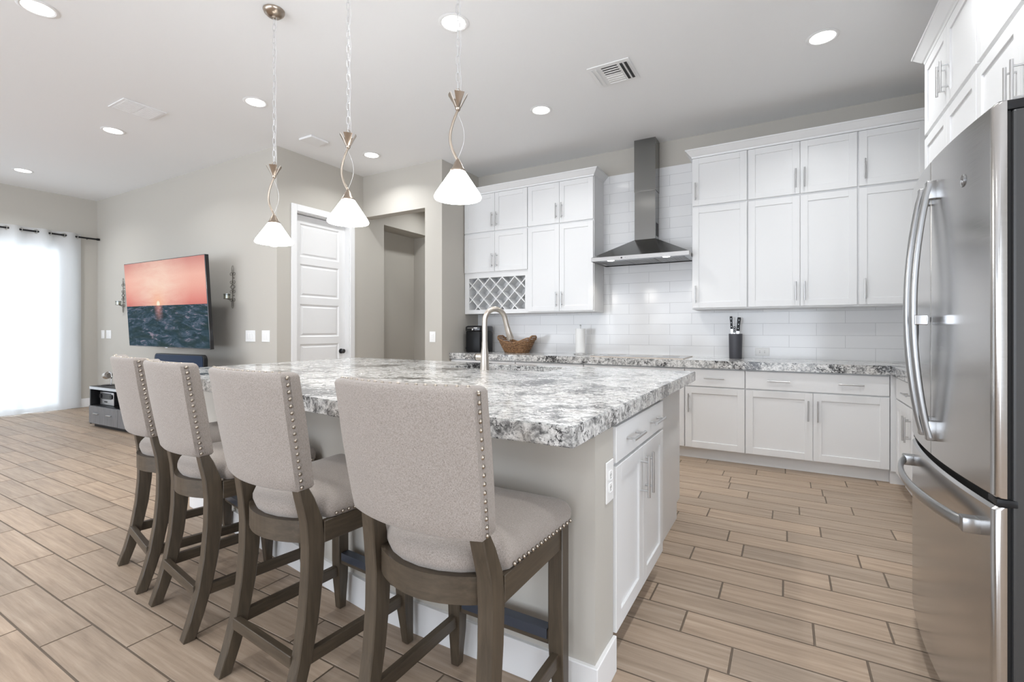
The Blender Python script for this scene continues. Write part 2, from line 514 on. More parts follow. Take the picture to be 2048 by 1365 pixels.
# floor of individual planks: rows along X, staggered
def make_floor():
    bm = bmesh.new()
    lay = bm.loops.layers.float_color.new('plank')
    pitch, length = 0.1632, 0.62
    known = {}
    for px, py in [(-.46, 4.291), (-.39, 4.15), (.163, 4.324), (-.545, 3.678), (-.241, 3.844), (.241, 4.163 - .17), (.176, 3.359), (-.077, 3.523), (.004, 3.201),
                   (.328, 3.034), (-.205, 2.878), (.181, 2.71), (-.013, 2.552), (.358, 2.386), (.094, 2.222), (-.366, 2.066), (-.176, 1.893),
                   (-2.447, .76), (-2.78, .92), (-3.257, 1.08), (-3.513, 1.24)]:
        known[math.floor((py - 1.0) / pitch)] = px
    rnd = random.Random(3)
    g, e = 0.0028, 0.0016
    k0, k1 = int((-4.7 - 1.0) / pitch) - 1, int((7.0 - 1.0) / pitch) + 1
    for k in range(k0, k1):
        y0, y1 = 1.0 + k * pitch + g, 1.0 + (k + 1) * pitch - g
        off = known.get(k, rnd.random() * length)
        n0 = math.floor((-9.7 - off) / length)
        for i in range(n0, math.ceil((4.7 - off) / length)):
            x0, x1 = off + i * length + g, off + (i + 1) * length - g
            col = (rnd.random(), rnd.random(), rnd.random(), 1)
            o = [bm.verts.new(p) for p in ((x0, y0, -0.003), (x1, y0, -0.003), (x1, y1, -0.003), (x0, y1, -0.003))]
            t = [bm.verts.new(p) for p in ((x0 + e, y0 + e, 0), (x1 - e, y0 + e, 0), (x1 - e, y1 - e, 0), (x0 + e, y1 - e, 0))]
            fs = [bm.faces.new(t)] + [bm.faces.new((o[a], o[(a + 1) % 4], t[(a + 1) % 4], t[a])) for a in range(4)]
            for f in fs:
                for l in f.loops: l[lay] = col
    q = [bm.verts.new(p) for p in ((-9.8, -4.8, -0.003), (4.8, -4.8, -0.003), (4.8, 7.1, -0.003), (-9.8, 7.1, -0.003))]
    f = bm.faces.new(q)
    for l in f.loops: l[lay] = (0.5, 0.5, 0.5, 1)
    qb = [bm.verts.new(p) for p in ((-9.8, -4.8, -0.1), (4.8, -4.8, -0.1), (4.8, 7.1, -0.1), (-9.8, 7.1, -0.1))]
    bm.faces.new(list(reversed(qb)))
    for a in range(4): bm.faces.new((qb[a], qb[(a + 1) % 4], q[(a + 1) % 4], q[a]))
    me = bpy.data.meshes.new('floor'); bm.to_mesh(me); bm.free()
    me.materials.append(FLOOR)
    o = bpy.data.objects.new('floor', me); C.objects.link(o)
    o['kind'] = 'structure'
make_floor()

struct('ceiling', MB().box(-9.7, 4.75, -4.7, 7.0, H, H + 0.12), CEIL)
struct('wall_back', MB().box(XJ - 0.14, XR + 0.14, YB, YB + 0.14, 0, H), WALL)
struct('wall_television', MB().box(XL - 0.14, XD - 0.14, YTV, YTV + 0.14, 0, H), WALL)
DY0, DY1, DZ = 3.515, 4.300, 2.575
struct('wall_pantry', MB().box(XD - 0.14, XD, YTV, DY0, 0, H).box(XD - 0.14, XD, DY1, 4.90, 0, H).box(XD - 0.14, XD, DY0, DY1, DZ, H)
       .box(XD - 0.14, XD, 4.90, 5.88, 2.67, H).box(XD - 0.14, XD, 5.88, 6.9, 0, H)
       .box(XD - 0.46, XD - 0.32, 4.76, 6.02, 0, 2.81).box(XD - 0.32, XD - 0.14, 5.88, 6.02, 0, 2.81).box(XD - 0.32, XD - 0.14, 4.76, 4.90, 0, 2.81).box(XD - 0.32, XD - 0.14, 4.76, 6.02, 2.67, 2.81), WALL)
struct('wall_hall', MB().box(XD, -3.82, YH, YH + 0.14, 2.69, H).box(-3.82, XJ, YH, YH + 0.14, 0, H).box(XD - 0.14, XJ, 6.9, 7.0, 0, H), WALL)
struct('wall_jog', MB().box(-3.70, XJ, YH + 0.14, YB, 0, H).box(-3.70, XJ, YB + 0.14, 6.9, 0, H), WALL)
struct('wall_right', MB().box(XR, XR + 0.14, 1.56, YB, 0, H), WALL)
# unseen nook added right of and behind the camera for light through its window
struct('wall_added_nook', MB().box(XR + 0.14, 4.5, 1.56, 1.70, 0, H).box(4.5, 4.64, YR - 0.14, -4.2, 0, H).box(4.5, 4.64, 1.2, 1.70, 0, H)
       .box(4.5, 4.64, -4.2, 1.2, 2.7, H), WALL)
win3 = thing('window_added_nook', None, None, (4.55, 0, 0), kind='structure')
nf = MB()
for a, b_ in ((-4.2, -4.13), (-1.55, -1.45), (1.13, 1.2)): nf.box(0, 0.06, a, b_, 0, 2.7)
nf.box(0, 0.06, -4.13, 1.13, 0, 0.07).box(0, 0.06, -4.13, 1.13, 2.63, 2.7).build('window_frame', TRIM, win3, smooth=False)
struct('wall_left', MB().box(XL - 0.14, XL, YR - 0.14, 0.2, 0, H).box(XL - 0.14, XL, 2.90, YTV, 0, H).box(XL - 0.14, XL, 0.2, 2.90, 2.46, H), WALL)
struct('wall_rear', MB().box(XL, -8.6, YR - 0.14, YR, 0, H).box(0.8, 4.5, YR - 0.14, YR, 0, H).box(-8.6, 0.8, YR - 0.14, YR, 2.75, H).box(-4.1, -3.7, YR - 0.14, YR, 0, 2.75), WALL)  # large openings added to let daylight in from behind the camera
# closet behind the pantry door, closes the view through the jamb
struct('wall_closet', MB().box(-5.9, XD - 0.14, 3.42, 3.44, 0, H).box(-5.9, -5.88, 3.44, 4.74, 0, H).box(-5.88, XD - 0.14, 4.72, 4.74, 0, H), WALL)

# tiled backsplash, from the worktop up to the crown line
def tile_panel(name, x0, x1, z0, z1):
    o = MB().box(x0, x1, YB - 0.012, YB, z0, z1).build(name, TILE, loc=(-1.761 + 0.443 * 3, YB, 0.918), smooth=False)
    o['kind'] = 'structure'
    return o
tile_panel('wall_backsplash', XJ, XR, 0.92, 2.955)
tr = MB().box(XR - 0.012, XR, 2.50, YB - 0.012, 0.92, 1.42).build('wall_backsplash_right', TILE, loc=(XR, YB, 0.918), smooth=False)
tr['kind'] = 'structure'

# baseboards
def baseboard(name, *boxes):
    mb = MB()
    for b_ in boxes: mb.box(*b_, bev=0.004)
    struct(name, mb, TRIM)
baseboard('baseboard_television', (XL + 0.014, XD - 0.0, YTV - 0.014, YTV, 0, 0.135))
baseboard('baseboard_left', (XL, XL + 0.014, 2.965, YTV, 0, 0.135))
baseboard('baseboard_pantry', (XD, XD + 0.014, YTV - 0.014, 3.45, 0, 0.135), (XD, XD + 0.014, 4.37, 4.90, 0, 0.135))
baseboard('baseboard_hall', (-3.82, XJ + 0.014, YH - 0.014, YH, 0, 0.135), (XJ, XJ + 0.014, YH, 4.66, 0, 0.135))

# pantry door: casing, jamb, five-panel leaf, knob
struct('trim_1', MB().box(XD, XD + 0.018, 3.452, DY0 + 0.006, 0, 2.645, bev=0.004).box(XD, XD + 0.018, DY1 - 0.006, 4.366, 0, 2.645, bev=0.004)
       .box(XD, XD + 0.018, DY0 + 0.006, DY1 - 0.006, DZ - 0.006, 2.645, bev=0.004)
       .box(XD - 0.14, XD, DY0, DY0 + 0.014, 0, DZ).box(XD - 0.14, XD, DY1 - 0.014, DY1, 0, DZ).box(XD - 0.14, XD, DY0 + 0.014, DY1 - 0.014, DZ - 0.014, DZ), TRIM)
door = thing('door_1', 'white five-panel pantry door with dark knob', None, (XD - 0.115, DY0 + 0.016, 0.008), kind='structure')
del door['label']
def door_leaf():
    W, HT, T = DY1 - DY0 - 0.032, 2.545, 0.038
    mb = MB()
    st, rt, rm = 0.095, 0.10, 0.085
    ph = (HT - 2 * rt - 0.06 - 4 * rm) / 5
    mb.box(0, T, 0, st, 0, HT).box(0, T, W - st, W, 0, HT)
    z = 0
    rails = [(0, rt + 0.06)]
    for i in range(5):
        z0 = rails[-1][1] + ph
        rails.append((z0, z0 + (rm if i < 4 else HT - z0)))
    for a, b_ in rails: mb.box(0, T, st, W - st, a, b_)
    for i in range(5):
        a, b_ = rails[i][1], rails[i + 1][0]
        # sunk moulding then raised field
        mb.loft([[(T, st, a), (T, W - st, a), (T, W - st, b_), (T, st, b_)],
                 [(T - 0.012, st + 0.014, a + 0.014), (T - 0.012, W - st - 0.014, a + 0.014), (T - 0.012, W - st - 0.014, b_ - 0.014), (T - 0.012, st + 0.014, b_ - 0.014)],
                 [(T - 0.012, st + 0.024, a + 0.024), (T - 0.012, W - st - 0.024, a + 0.024), (T - 0.012, W - st - 0.024, b_ - 0.024), (T - 0.012, st + 0.024, b_ - 0.024)],
                 [(T - 0.003, st + 0.042, a + 0.042), (T - 0.003, W - st - 0.042, a + 0.042), (T - 0.003, W - st - 0.042, b_ - 0.042), (T - 0.003, st + 0.042, b_ - 0.042)]], cap='end')
    return mb, W
lm, dw = door_leaf()
lm.build('leaf', TRIM, door, smooth=False)
kn = MB().cyl((0.038, dw - 0.065, 0.92), (0.046, dw - 0.065, 0.92), 0.032).cyl((0.046, dw - 0.065, 0.92), (0.075, dw - 0.065, 0.92), 0.012)
kn.tube([(0.072, dw - 0.065, 0.92), (0.080, dw - 0.065, 0.92), (0.092, dw - 0.065, 0.92), (0.100, dw - 0.065, 0.92)], [0.018, 0.028, 0.028, 0.016], 20)
kn.build('knob', RUBBER, door)['label'] = 'dark round door knob'

# patio slider
win = thing('window_1', None, None, (XL - 0.09, 0.2, 0), kind='structure')
fr = MB()
for (a, b_, c_, d_) in ((0, 2.70, 0, 0.06), (0, 2.70, 2.40, 2.46), (0, 0.06, 0.06, 2.40), (2.64, 2.70, 0.06, 2.40), (1.30, 1.40, 0.06, 2.40)):
    fr.box(0, 0.06, a, b_, c_, d_, bev=0.004)
fr.build('window_frame', TRIM, win, smooth=False)
MB().box(0.026, 0.032, 0.06, 1.30, 0.06, 2.40).box(0.026, 0.032, 1.40, 2.64, 0.06, 2.40).build('pane', GLASS, win, smooth=False)
MB().tube([(0.06, 2.665, 0.98), (0.10, 2.665, 1.0), (0.10, 2.665, 1.22), (0.06, 2.665, 1.24)], 0.012).build('handle', TRIM, win)
struct('trim_2', MB().box(XL - 0.03, XL + 0.02, 0.14, 0.2, 0, 2.52).box(XL - 0.03, XL + 0.02, 2.90, 2.96, 0, 2.52).box(XL - 0.03, XL + 0.02, 0.2, 2.90, 2.46, 2.52).box(XL - 0.02, XL + 0.05, 0.2, 2.90, 0, 0.012), TRIM)
win2 = thing('window_added_rear', None, None, (0, YR - 0.09, 0), kind='structure')  # unseen rear windows, added to carry more daylight into the room
fr = MB()
for x0, x1 in ((-8.6, -4.1), (-3.7, 0.8)):
    for a, b_ in ((x0, x0 + 0.07), ((x0 + x1) / 2 - 0.05, (x0 + x1) / 2 + 0.05), (x1 - 0.07, x1)):
        fr.box(a, b_, 0, 0.06, 0, 2.75)
    fr.box(x0, x1, 0, 0.06, 2.68, 2.75).box(x0, x1, 0, 0.06, 0, 0.07)
fr.build('window_frame', TRIM, win2, smooth=False)

# ================================================================== CEILING FIXTURES
LAMPS = []
def make_downlight():
    t = thing('recessed_downlight', '', 'ceiling light', group='recessed ceiling downlights')
    MB().lathe([(0.084, -0.001), (0.100, -0.001), (0.102, -0.003), (0.097, -0.006), (0.087, -0.007), (0.084, -0.005)], n=36).build('trim_ring', TRIM, t)
    MB().lathe([(0.0005, -0.0065), (0.06, -0.0065), (0.0838, -0.0045), (0.0838, -0.0005)], n=36).build('lens', LENS, t)
    d = bpy.data.lights.new('downlight_lamp', 'AREA')
    d.shape = 'DISK'; d.size = 0.15; d.energy = LAMP_W; d.color = (0.965, 0.985, 1.0); d.spread = math.radians(138)
    lo = bpy.data.objects.new('lamp', d); C.objects.link(lo); lo.parent = t; lo.location = (0, 0, -0.012)
    return t
dl0 = make_downlight()
for i, (x, y, lab) in enumerate([
    (-4.096, 1.121, 'large round downlight cut by the top left corner of the photo'),
    (-8.442, 2.174, 'small round downlight nearest the curtained patio door'),
    (-5.954, 2.196, 'round downlight between the return air grille and the television wall'),
    (-4.107, 2.555, 'round downlight just left of the leftmost pendant chain'),
    (-4.181, 4.000, 'round downlight above the hallway opening, right of the middle pendant'),
    (-1.909, 2.547, 'round downlight behind the chain of the rightmost pendant'),
    (-1.967, 3.963, 'round downlight left of the air vent, facing the left wall cabinets'),
    (0.218, 3.949, 'round downlight on the right, nearest the tall cabinet crown'),
    (0.218, 2.50, 'added round downlight above the fridge aisle, out of frame overhead'),  # unseen lamps, down to the patio side one, added to brighten the room
    (2.40, 0.20, 'added round downlight over the added nook, out of frame to the right'),
    (2.40, -1.80, 'added round downlight behind the camera over the added nook'),
    (0.218, 0.70, 'added round downlight overhead just right of the camera'),
    (-1.95, -0.30, 'added round downlight behind the camera above the stool side'),
    (-4.10, -0.80, 'added round downlight behind the camera over the living floor'),
    (-6.60, -0.80, 'added round downlight behind the camera toward the patio side'),
    (-4.25, 5.50, 'round downlight inside the back hallway'),
]):
    o = dl0 if i == 0 else copy_tree(dl0)
    o.location = (x, y, H)
    o['label'] = lab

# pendants
def chain_links(mb, x, y, z0, z1):
    n = max(2, int(round((z1 - z0) / 0.040)))
    p = (z1 - z0) / n
    for i in range(n):
        cz = z0 + (i + 0.5) * p
        hl, hw = p * 0.62, 0.0085
        pts = []
        for k in range(14):
            a = 2 * PI * k / 14
            u = hw * math.cos(a)
            v = math.copysign(abs(math.sin(a)) ** 0.6, math.sin(a)) * hl
            pts.append((x + u, y, cz + v) if i % 2 else (x, y + u, cz + v))
        mb.tube(pts, 0.0017, 5, closed=True)
def pendant(x, y, zrim, label):
    t = thing('pendant_lamp', label, 'pendant light', (x, y, zrim), math.radians(29.9), 'pendant lamps hanging over the island')
    top = H - zrim
    # conical frosted shade, slightly flared, with a thickness
    MB().lathe([(0.026, 0.128), (0.030, 0.130), (0.036, 0.126), (0.105, 0.022), (0.112, 0.006), (0.110, 0.0), (0.104, 0.002), (0.098, 0.018), (0.032, 0.118)], n=40, cap=False).build('lamp_shade', SHADE, t)
    MB().lathe([(0.0005, -0.022), (0.020, -0.019), (0.034, -0.006), (0.036, 0.012), (0.024, 0.045), (0.014, 0.075), (0.013, 0.11)], n=24).build('bulb', BULB, t)
    MB().lathe([(0.034, 0.126), (0.037, 0.133), (0.030, 0.140), (0.017, 0.168), (0.010, 0.178), (0.007, 0.186)], n=28).build('shade_fitter', BRONZE, t)
    # curved arm
    z0, z1 = 0.180, 0.420
    pts = []
    for k in range(17):
        s = k / 16
        pts.append((-0.036 * math.sin(PI * s) - 0.004 * math.sin(2 * PI * s), 0.004 * math.sin(2 * PI * s), z0 + (z1 - z0) * s))
    MB().tube(pts, [0.0068 - 0.0012 * (k / 16) for k in range(17)], 12).build('curved_arm', ARMMETAL, t)
    wp = [(0.030 * math.sin(PI * k / 14), 0.0, z0 + 0.01 + (z1 - z0 - 0.03) * k / 14) for k in range(15)]
    cpts = wp
    MB().tube(cpts, 0.0009, 6).build('cord', WIRE, t)
    # flared four-petal cup
    cup = MB().lathe([(0.006, 0.412), (0.012, 0.420), (0.013, 0.428), (0.010, 0.432)], n=16)
    for q in range(4):
        a = q * PI / 2 + 0.3
        ca, sa = math.cos(a), math.sin(a)
        def pt(r, v, zz): return (r * ca - v * sa, r * sa + v * ca, zz)
        rings = []
        for r, hw, zz in ((0.010, 0.007, 0.430), (0.026, 0.016, 0.462), (0.041, 0.024, 0.490)):
            rings.append([pt(r, -hw, zz), pt(r + 0.004, 0, zz - 0.001), pt(r, hw, zz), pt(r - 0.002, hw, zz + 0.001), pt(r + 0.002, 0, zz), pt(r - 0.002, -hw, zz + 0.001)])
        cup.loft(rings)
    cup.torus((0, 0, 0.508), 0.011, 0.0022, 'y', 16, 6)
    cup.cyl((0, 0, 0.43), (0, 0, 0.498), 0.004)
    cup.build('petal_cup', BRONZE, t)
    ch = MB()
    chain_links(ch, 0, 0, 0.512, top - 0.048)
    ch.build('chain', CHAIN, t)
    MB().tube([(0.012 + 0.004 * math.sin(k * 1.7), 0.004 * math.cos(k * 2.1), 0.50 + (top - 0.545) * k / 16) for k in range(17)], 0.0011, 5).build('wire', WIRE, t)
    MB().lathe([(0.004, top - 0.052), (0.012, top - 0.048), (0.014, top - 0.040), (0.040, top - 0.036), (0.058, top - 0.020), (0.064, top - 0.006), (0.064, top - 0.0005)], n=36).build('ceiling_canopy', BRONZE, t)
    d = bpy.data.lights.new('pendant_lamp', 'POINT'); d.energy = 2.0; d.color = (1.0, 0.95, 0.88); d.shadow_soft_size = 0.03
    lo = bpy.data.objects.new('lamp', d); C.objects.link(lo); lo.parent = t; lo.location = (0, 0, -0.045)
    return t
pendant(-2.83, 1.883, 1.752, 'leftmost pendant lamp, lowest shade, its round ceiling canopy in view')
pendant(-2.12, 1.855, 1.797, 'middle pendant lamp, cone shade in front of the white pantry door')
pendant(-1.345, 1.828, 1.820, 'rightmost pendant lamp, largest cone shade, beside the left wall cabinets')

# return air grille, supply vent, square ceiling box
g = thing('return_grille', 'white return air grille in two halves on the ceiling', 'air vent', (-5.185, 2.10, H))
MB().box(-0.155, 0.155, -0.17, 0.17, -0.010, -0.0005, bev=0.003).build('frame', TRIM, g, smooth=False)
for y0, y1 in ((-0.145, -0.006), (0.006, 0.145)):
    mb = MB()
    mb.box(-0.140, 0.140, y0, y1, -0.0115, -0.0102)
    for k in range(12):
        x = -0.134 + k * 0.0236
        mb.loft([[(x, y0, -0.0115), (x + 0.014, y0, -0.0150), (x + 0.0165, y0, -0.0115)],
                 [(x, y1, -0.0115), (x + 0.014, y1, -0.0150), (x + 0.0165, y1, -0.0115)]])
    mb.build('louvre_panel', TRIM, g, smooth=False)
g = thing('ceiling_vent', 'white square ceiling vent with angled dark slots, above the hob aisle', 'air vent', (-1.185, 3.68, H))
MB().box(-0.165, 0.165, -0.165, 0.165, -0.008, -0.0005, bev=0.003).build('frame', TRIM, g, smooth=False)
ml = MB()
mb = MB()
for k in range(4): mb.box(-0.062, 0.062, -0.125 + k * 0.034, -0.111 + k * 0.034, -0.0098, -0.0078)
for x in (0.083, 0.118): mb.box(x, x + 0.020, -0.125, 0.125, -0.0098, -0.0078)
for k in range(3): mb.box(-0.062, 0.062, 0.030 + k * 0.034, 0.036 + k * 0.034, -0.0096, -0.0078)
mb.build('slot', SLOT, g, smooth=False)
for y0 in (-0.127, 0.010):
    for k in range(4):
        y = y0 + 0.014 + k * 0.033
        ml.loft([[(-0.066, y, -0.009), (-0.066, y + 0.004, -0.0125), (-0.066, y + 0.007, -0.0125), (-0.066, y + 0.004, -0.009)],
                 [(0.066, y, -0.009), (0.066, y + 0.004, -0.0125), (0.066, y + 0.007, -0.0125), (0.066, y + 0.004, -0.009)]])
for x in (0.076, 0.108, 0.140, -0.140, -0.105):
    ml.loft([[(x, -0.127, -0.009), (x + 0.006, -0.127, -0.016), (x + 0.009, -0.127, -0.016), (x + 0.004, -0.127, -0.009)],
             [(x, 0.127, -0.009), (x + 0.006, 0.127, -0.016), (x + 0.009, 0.127, -0.016), (x + 0.004, 0.127, -0.009)]])
ml.build('louvre', TRIM, g, smooth=False)
o = MB().box(-0.10, 0.10, -0.11, 0.11, -0.022, -0.0005, bev=0.006).build('ceiling_box', TRIM, smooth=False)
o.location = (-4.385, 3.375, H)
tag(o, 'small white square cover on the ceiling above the pantry door', 'ceiling cover')

# ================================================================== CABINETS
def shaker(mb, x0, x1, z0, z1, t=0.020, rail=0.058, y=0.0):
    """door or drawer face whose back lies at y, front at y - t"""
    f, r = y - t, y - t + 0.0085
    if rail <= 0:
        mb.box(x0, x1, f, y, z0, z1, bev=0.0015, seg=1)
        return
    mb.box(x0, x0 + rail, f, y, z0, z1, bev=0.0012, seg=1).box(x1 - rail, x1, f, y, z0, z1, bev=0.0012, seg=1)
    mb.box(x0 + rail, x1 - rail, f, y, z0, z0 + rail, bev=0.0012, seg=1).box(x0 + rail, x1 - rail, f, y, z1 - rail, z1, bev=0.0012, seg=1)
    mb.box(x0 + rail - 0.002, x1 - rail + 0.002, r, y - 0.002, z0 + rail - 0.002, z1 - rail + 0.002)
def pull(parent, x, z, vertical=True, length=0.17, y=-0.020):
    mb = MB()
    s = 0.033
    h = length / 2
    q = h - 0.026
    if vertical:
        mb.cyl((x, y - s, z - h), (x, y - s, z + h), 0.006, n=12)
        for d in (-q, q): mb.cyl((x, y, z + d), (x, y - s, z + d), 0.0042, n=10)
    else:
        mb.cyl((x - h, y - s, z), (x + h, y - s, z), 0.006, n=12)
        for d in (-q, q): mb.cyl((x + d, y, z), (x + d, y - s, z), 0.0042, n=10)
    return mb.build('handle', PULL, parent)
def cabinet(name, label, loc, rz, W, D, z0, z1, doors, drawers=(), group=None, toe=0.0, cat='cabinet', open_front=None, open_depth=None, toe_in=0.075):
    """doors: (x0, x1, z0, z1, handle_x or None, handle_z); drawers: (x0, x1, z0, z1, [handle xs]). local: x width, y depth behind the face"""
    t = thing(name, label, cat, (loc[0], loc[1], 0), rz, group)
    mb = MB()
    if open_front:
        a, b_, c_, d_ = open_front
        mb.box(0, a, 0.0, D, z0, z1).box(b_, W, 0.0, D, z0, z1).box(a, b_, 0.0, D, z0, c_).box(a, b_, 0.0, D, d_, z1).box(a, b_, open_depth or D - 0.02, D, c_, d_)
    else:
        mb.box(0, W, 0.0, D, z0 + toe, z1, bev=0.0012, seg=1)
    mb.build('body', CAB, t, smooth=False)
    if toe:
        MB().box(0, W, toe_in, D, 0, toe).build('toe_kick', CAB, t, smooth=False)
    for x0, x1, a, b_, hx, hz in doors:
        dm = MB(); shaker(dm, x0 + 0.0018, x1 - 0.0018, a + 0.0018, b_ - 0.0018)
        dob = dm.build('door', CAB, t, smooth=False)
        if hx is not None: pull(dob, hx, hz)
    for x0, x1, a, b_, hs in drawers:
        dm = MB(); shaker(dm, x0 + 0.0018, x1 - 0.0018, a + 0.0018, b_ - 0.0018, rail=0)
        dob = dm.build('drawer', CAB, t, smooth=False)
        for hx in hs: pull(dob, hx, (a + b_) / 2, False)
    return t
def pair(x0, x1, z0, z1, hz):
    m_ = (x0 + x1) / 2
    return [(x0, m_, z0, z1, m_ - 0.034, hz), (m_, x1, z0, z1, m_ + 0.034, hz)]

YU = 4.98            # carcass front of the wall cabinets, doors 20 mm proud
DU = YB - 0.013 - YU
UZ0, UZS, UZ1 = 1.400, 2.406, 2.8835
# left run
x0, x1, x2 = -3.553, -2.640, -1.822
cabinet('wall_cabinet', 'two-door white wall cabinet, top left corner above the wine rack column', (x0, YU), 0, x1 - x0, DU, UZS, UZ1, pair(0.006, x1 - x0 - 0.003, 2.414, 2.882, 2.55), group='white wall cabinets')
cabinet('wall_cabinet', 'two-door white wall cabinet sitting directly on the lattice wine rack', (x0, YU), 0, x1 - x0, DU, 1.905, UZS, pair(0.006, x1 - x0 - 0.003, 1.915, 2.400, 2.05), group='white wall cabinets')
cabinet('wall_cabinet', 'short two-door white wall cabinet above the tall pair left of the hood', (x1, YU), 0, x2 - x1, DU, UZS, UZ1, pair(0.003, x2 - x1 - 0.006, 2.414, 2.882, 2.55), group='white wall cabinets')
cabinet('wall_cabinet', 'tall two-door white wall cabinet immediately left of the range hood', (x1, YU), 0, x2 - x1, DU, UZ0, UZS, pair(0.003, x2 - x1 - 0.006, 1.412, 2.400, 1.545), group='white wall cabinets')
wr = cabinet('wine_rack_cabinet', 'open white wine rack cabinet with diagonal lattice above the coffee maker', (x0, YU), 0, x1 - x0, DU, UZ0, 1.905, [], open_front=(0.066, x1 - x0 - 0.042, 1.450, 1.846), open_depth=0.16, cat='wine rack')
lx0, lx1, lz0, lz1 = 0.066, x1 - x0 - 0.042, 1.450, 1.846
for sg in (1, -1):
    mb = MB()
    sp_ = 0.176
    nn = 12
    for k in range(-6, nn):
        # line: x = xs + sg*(z - lz0)
        xs = lx0 + 0.133 + k * sp_ - sg * (lz1 - lz0)
        pa = None; pts = []
        za, zb = lz0, lz1
        def xz(z): return xs + sg * (z - lz0)
        # clip
        lo, hi = za, zb
        if sg > 0:
            lo = max(lo, lz0 + (lx0 - xs)); hi = min(hi, lz0 + (lx1 - xs))
        else:
            lo = max(lo, lz0 + (xs - lx1)); hi = min(hi, lz0 + (xs - lx0))
        if hi - lo < 0.02: continue
        hw = 0.008
        yf = 0.006 if sg > 0 else 0.0
        A = [(xz(lo) - hw, yf + 0.0, lo), (xz(lo) + hw, yf + 0.0, lo), (xz(lo) + hw, 0.155, lo), (xz(lo) - hw, 0.155, lo)]
        B = [(xz(hi) - hw, yf + 0.0, hi), (xz(hi) + hw, yf + 0.0, hi), (xz(hi) + hw, 0.155, hi), (xz(hi) - hw, 0.155, hi)]
        mb.loft([A, B])
    mb.build('lattice', CAB, wr, smooth=False)
# right run
b0, b1, b2, b3, b4 = -0.807, -0.314, 0.526, 0.990, XR - 0.001
cabinet('wall_cabinet', 'short single-door white wall cabinet up right of the hood chimney', (b0, YU), 0, b1 - b0, DU, UZS, UZ1, [(0.005, b1 - b0 - 0.004, 2.414, 2.882, 0.036, 2.55)], group='white wall cabinets')
cabinet('wall_cabinet', 'tall single-door white wall cabinet immediately right of the range hood', (b0, YU), 0, b1 - b0, DU, UZ0, UZS, [(0.005, b1 - b0 - 0.004, 1.412, 2.400, 0.036, 1.545)], group='white wall cabinets')
cabinet('wall_cabinet', 'short two-door white wall cabinet over the tall pair above the knife block', (b1, YU), 0, b2 - b1, DU, UZS, UZ1, pair(0.004, b2 - b1 - 0.004, 2.414, 2.882, 2.55), group='white wall cabinets')
cabinet('wall_cabinet', 'tall two-door white wall cabinet above the grey knife block', (b1, YU), 0, b2 - b1, DU, UZ0, UZS, pair(0.004, b2 - b1 - 0.004, 1.412, 2.400, 1.545), group='white wall cabinets')
cabinet('wall_cabinet', 'short white corner wall cabinet, top right beside the tall fridge cabinets', (b2, YU), 0, b4 - b2, DU, UZS, UZ1, [(0.004, b3 - b2, 2.414, 2.882, 0.046, 2.55)], group='white wall cabinets')
cabinet('wall_cabinet', 'tall white corner wall cabinet half hidden behind the fridge', (b2, YU), 0, b4 - b2, DU, UZ0, UZS, [(0.004, b3 - b2, 1.412, 2.400, 0.046, 1.545)], group='white wall cabinets')
# deep cabinets on the right wall (front faces -X)
XF = 0.782
c0, c1, c2, c3, c4 = 3.942, 3.459 - 0.475, 2.985, 2.02, 1.06
def deep(label, ya, yb, za, zb, ds):
    return cabinet('deep_wall_cabinet', label, (XF, ya), -PI / 2, ya - yb, XR - XF, za, zb, ds, group='deep white cabinets on the fridge wall')
deep('upper deep white cabinet pair at the far end of the fridge wall', 3.942, 2.985, UZS + 0.012, UZ1, [(0.004, 0.480, 2.432, 2.882, 0.480 - 0.034, 2.585), (0.480, 0.953, 2.432, 2.882, 0.480 + 0.034, 2.585)])
deep('lower deep white cabinet pair at the far end behind the fridge top', 3.942, 2.985, UZ0, UZS + 0.012, [(0.004, 0.480, 1.412, 2.408, 0.480 - 0.034, 1.55), (0.480, 0.953, 1.412, 2.408, 0.480 + 0.034, 1.55)])
deep('upper deep white cabinet pair over the fridge, cut by the top right corner', 2.985, 2.02, UZS + 0.012, UZ1, [(0.004, 0.483, 2.432, 2.882, 0.483 - 0.034, 2.585), (0.483, 0.961, 2.432, 2.882, 0.483 + 0.034, 2.585)])
deep('lower deep white cabinet pair right above the fridge with two bar handles showing', 2.985, 2.02, 1.86, UZS + 0.012, [(0.004, 0.475, 1.872, 2.408, 0.475 - 0.030, 2.125), (0.475, 0.961, 1.872, 2.408, 0.475 + 0.036, 2.125)])

# crown mouldings
def crown(name, label, fn):
    prof = [(0.0, 2.884), (0.004, 2.900), (0.012, 2.905), (0.050, 2.948), (0.056, 2.950), (0.056, 2.962), (-0.02, 2.962), (-0.02, 2.884)]
    rings = list(zip(*[fn(o_, z_) for o_, z_ in prof]))
    mb = MB().loft([list(r) for r in rings])
    o = mb.build(name, CAB, smooth=False)
    return tag(o, label, 'moulding', 'crown mouldings on the cabinets')
yc = 4.960
crown('crown_moulding', 'white crown moulding topping the cabinets left of the hood', lambda o, z: [(XJ, yc - o, z), (x2 + o, yc - o, z), (x2 + o, YB - 0.012, z)])
crown('crown_moulding', 'white crown moulding topping the cabinets right of the hood', lambda o, z: [(b0 - o, YB - 0.012, z), (b0 - o, yc - o, z), (XR, yc - o, z)])
crown('crown_moulding', 'white crown moulding over the deep fridge wall cabinets', lambda o, z: [(XR, 3.942 + o, z), (XF - 0.02 - o, 3.942 + o, z), (XF - 0.02 - o, 2.02, z)])

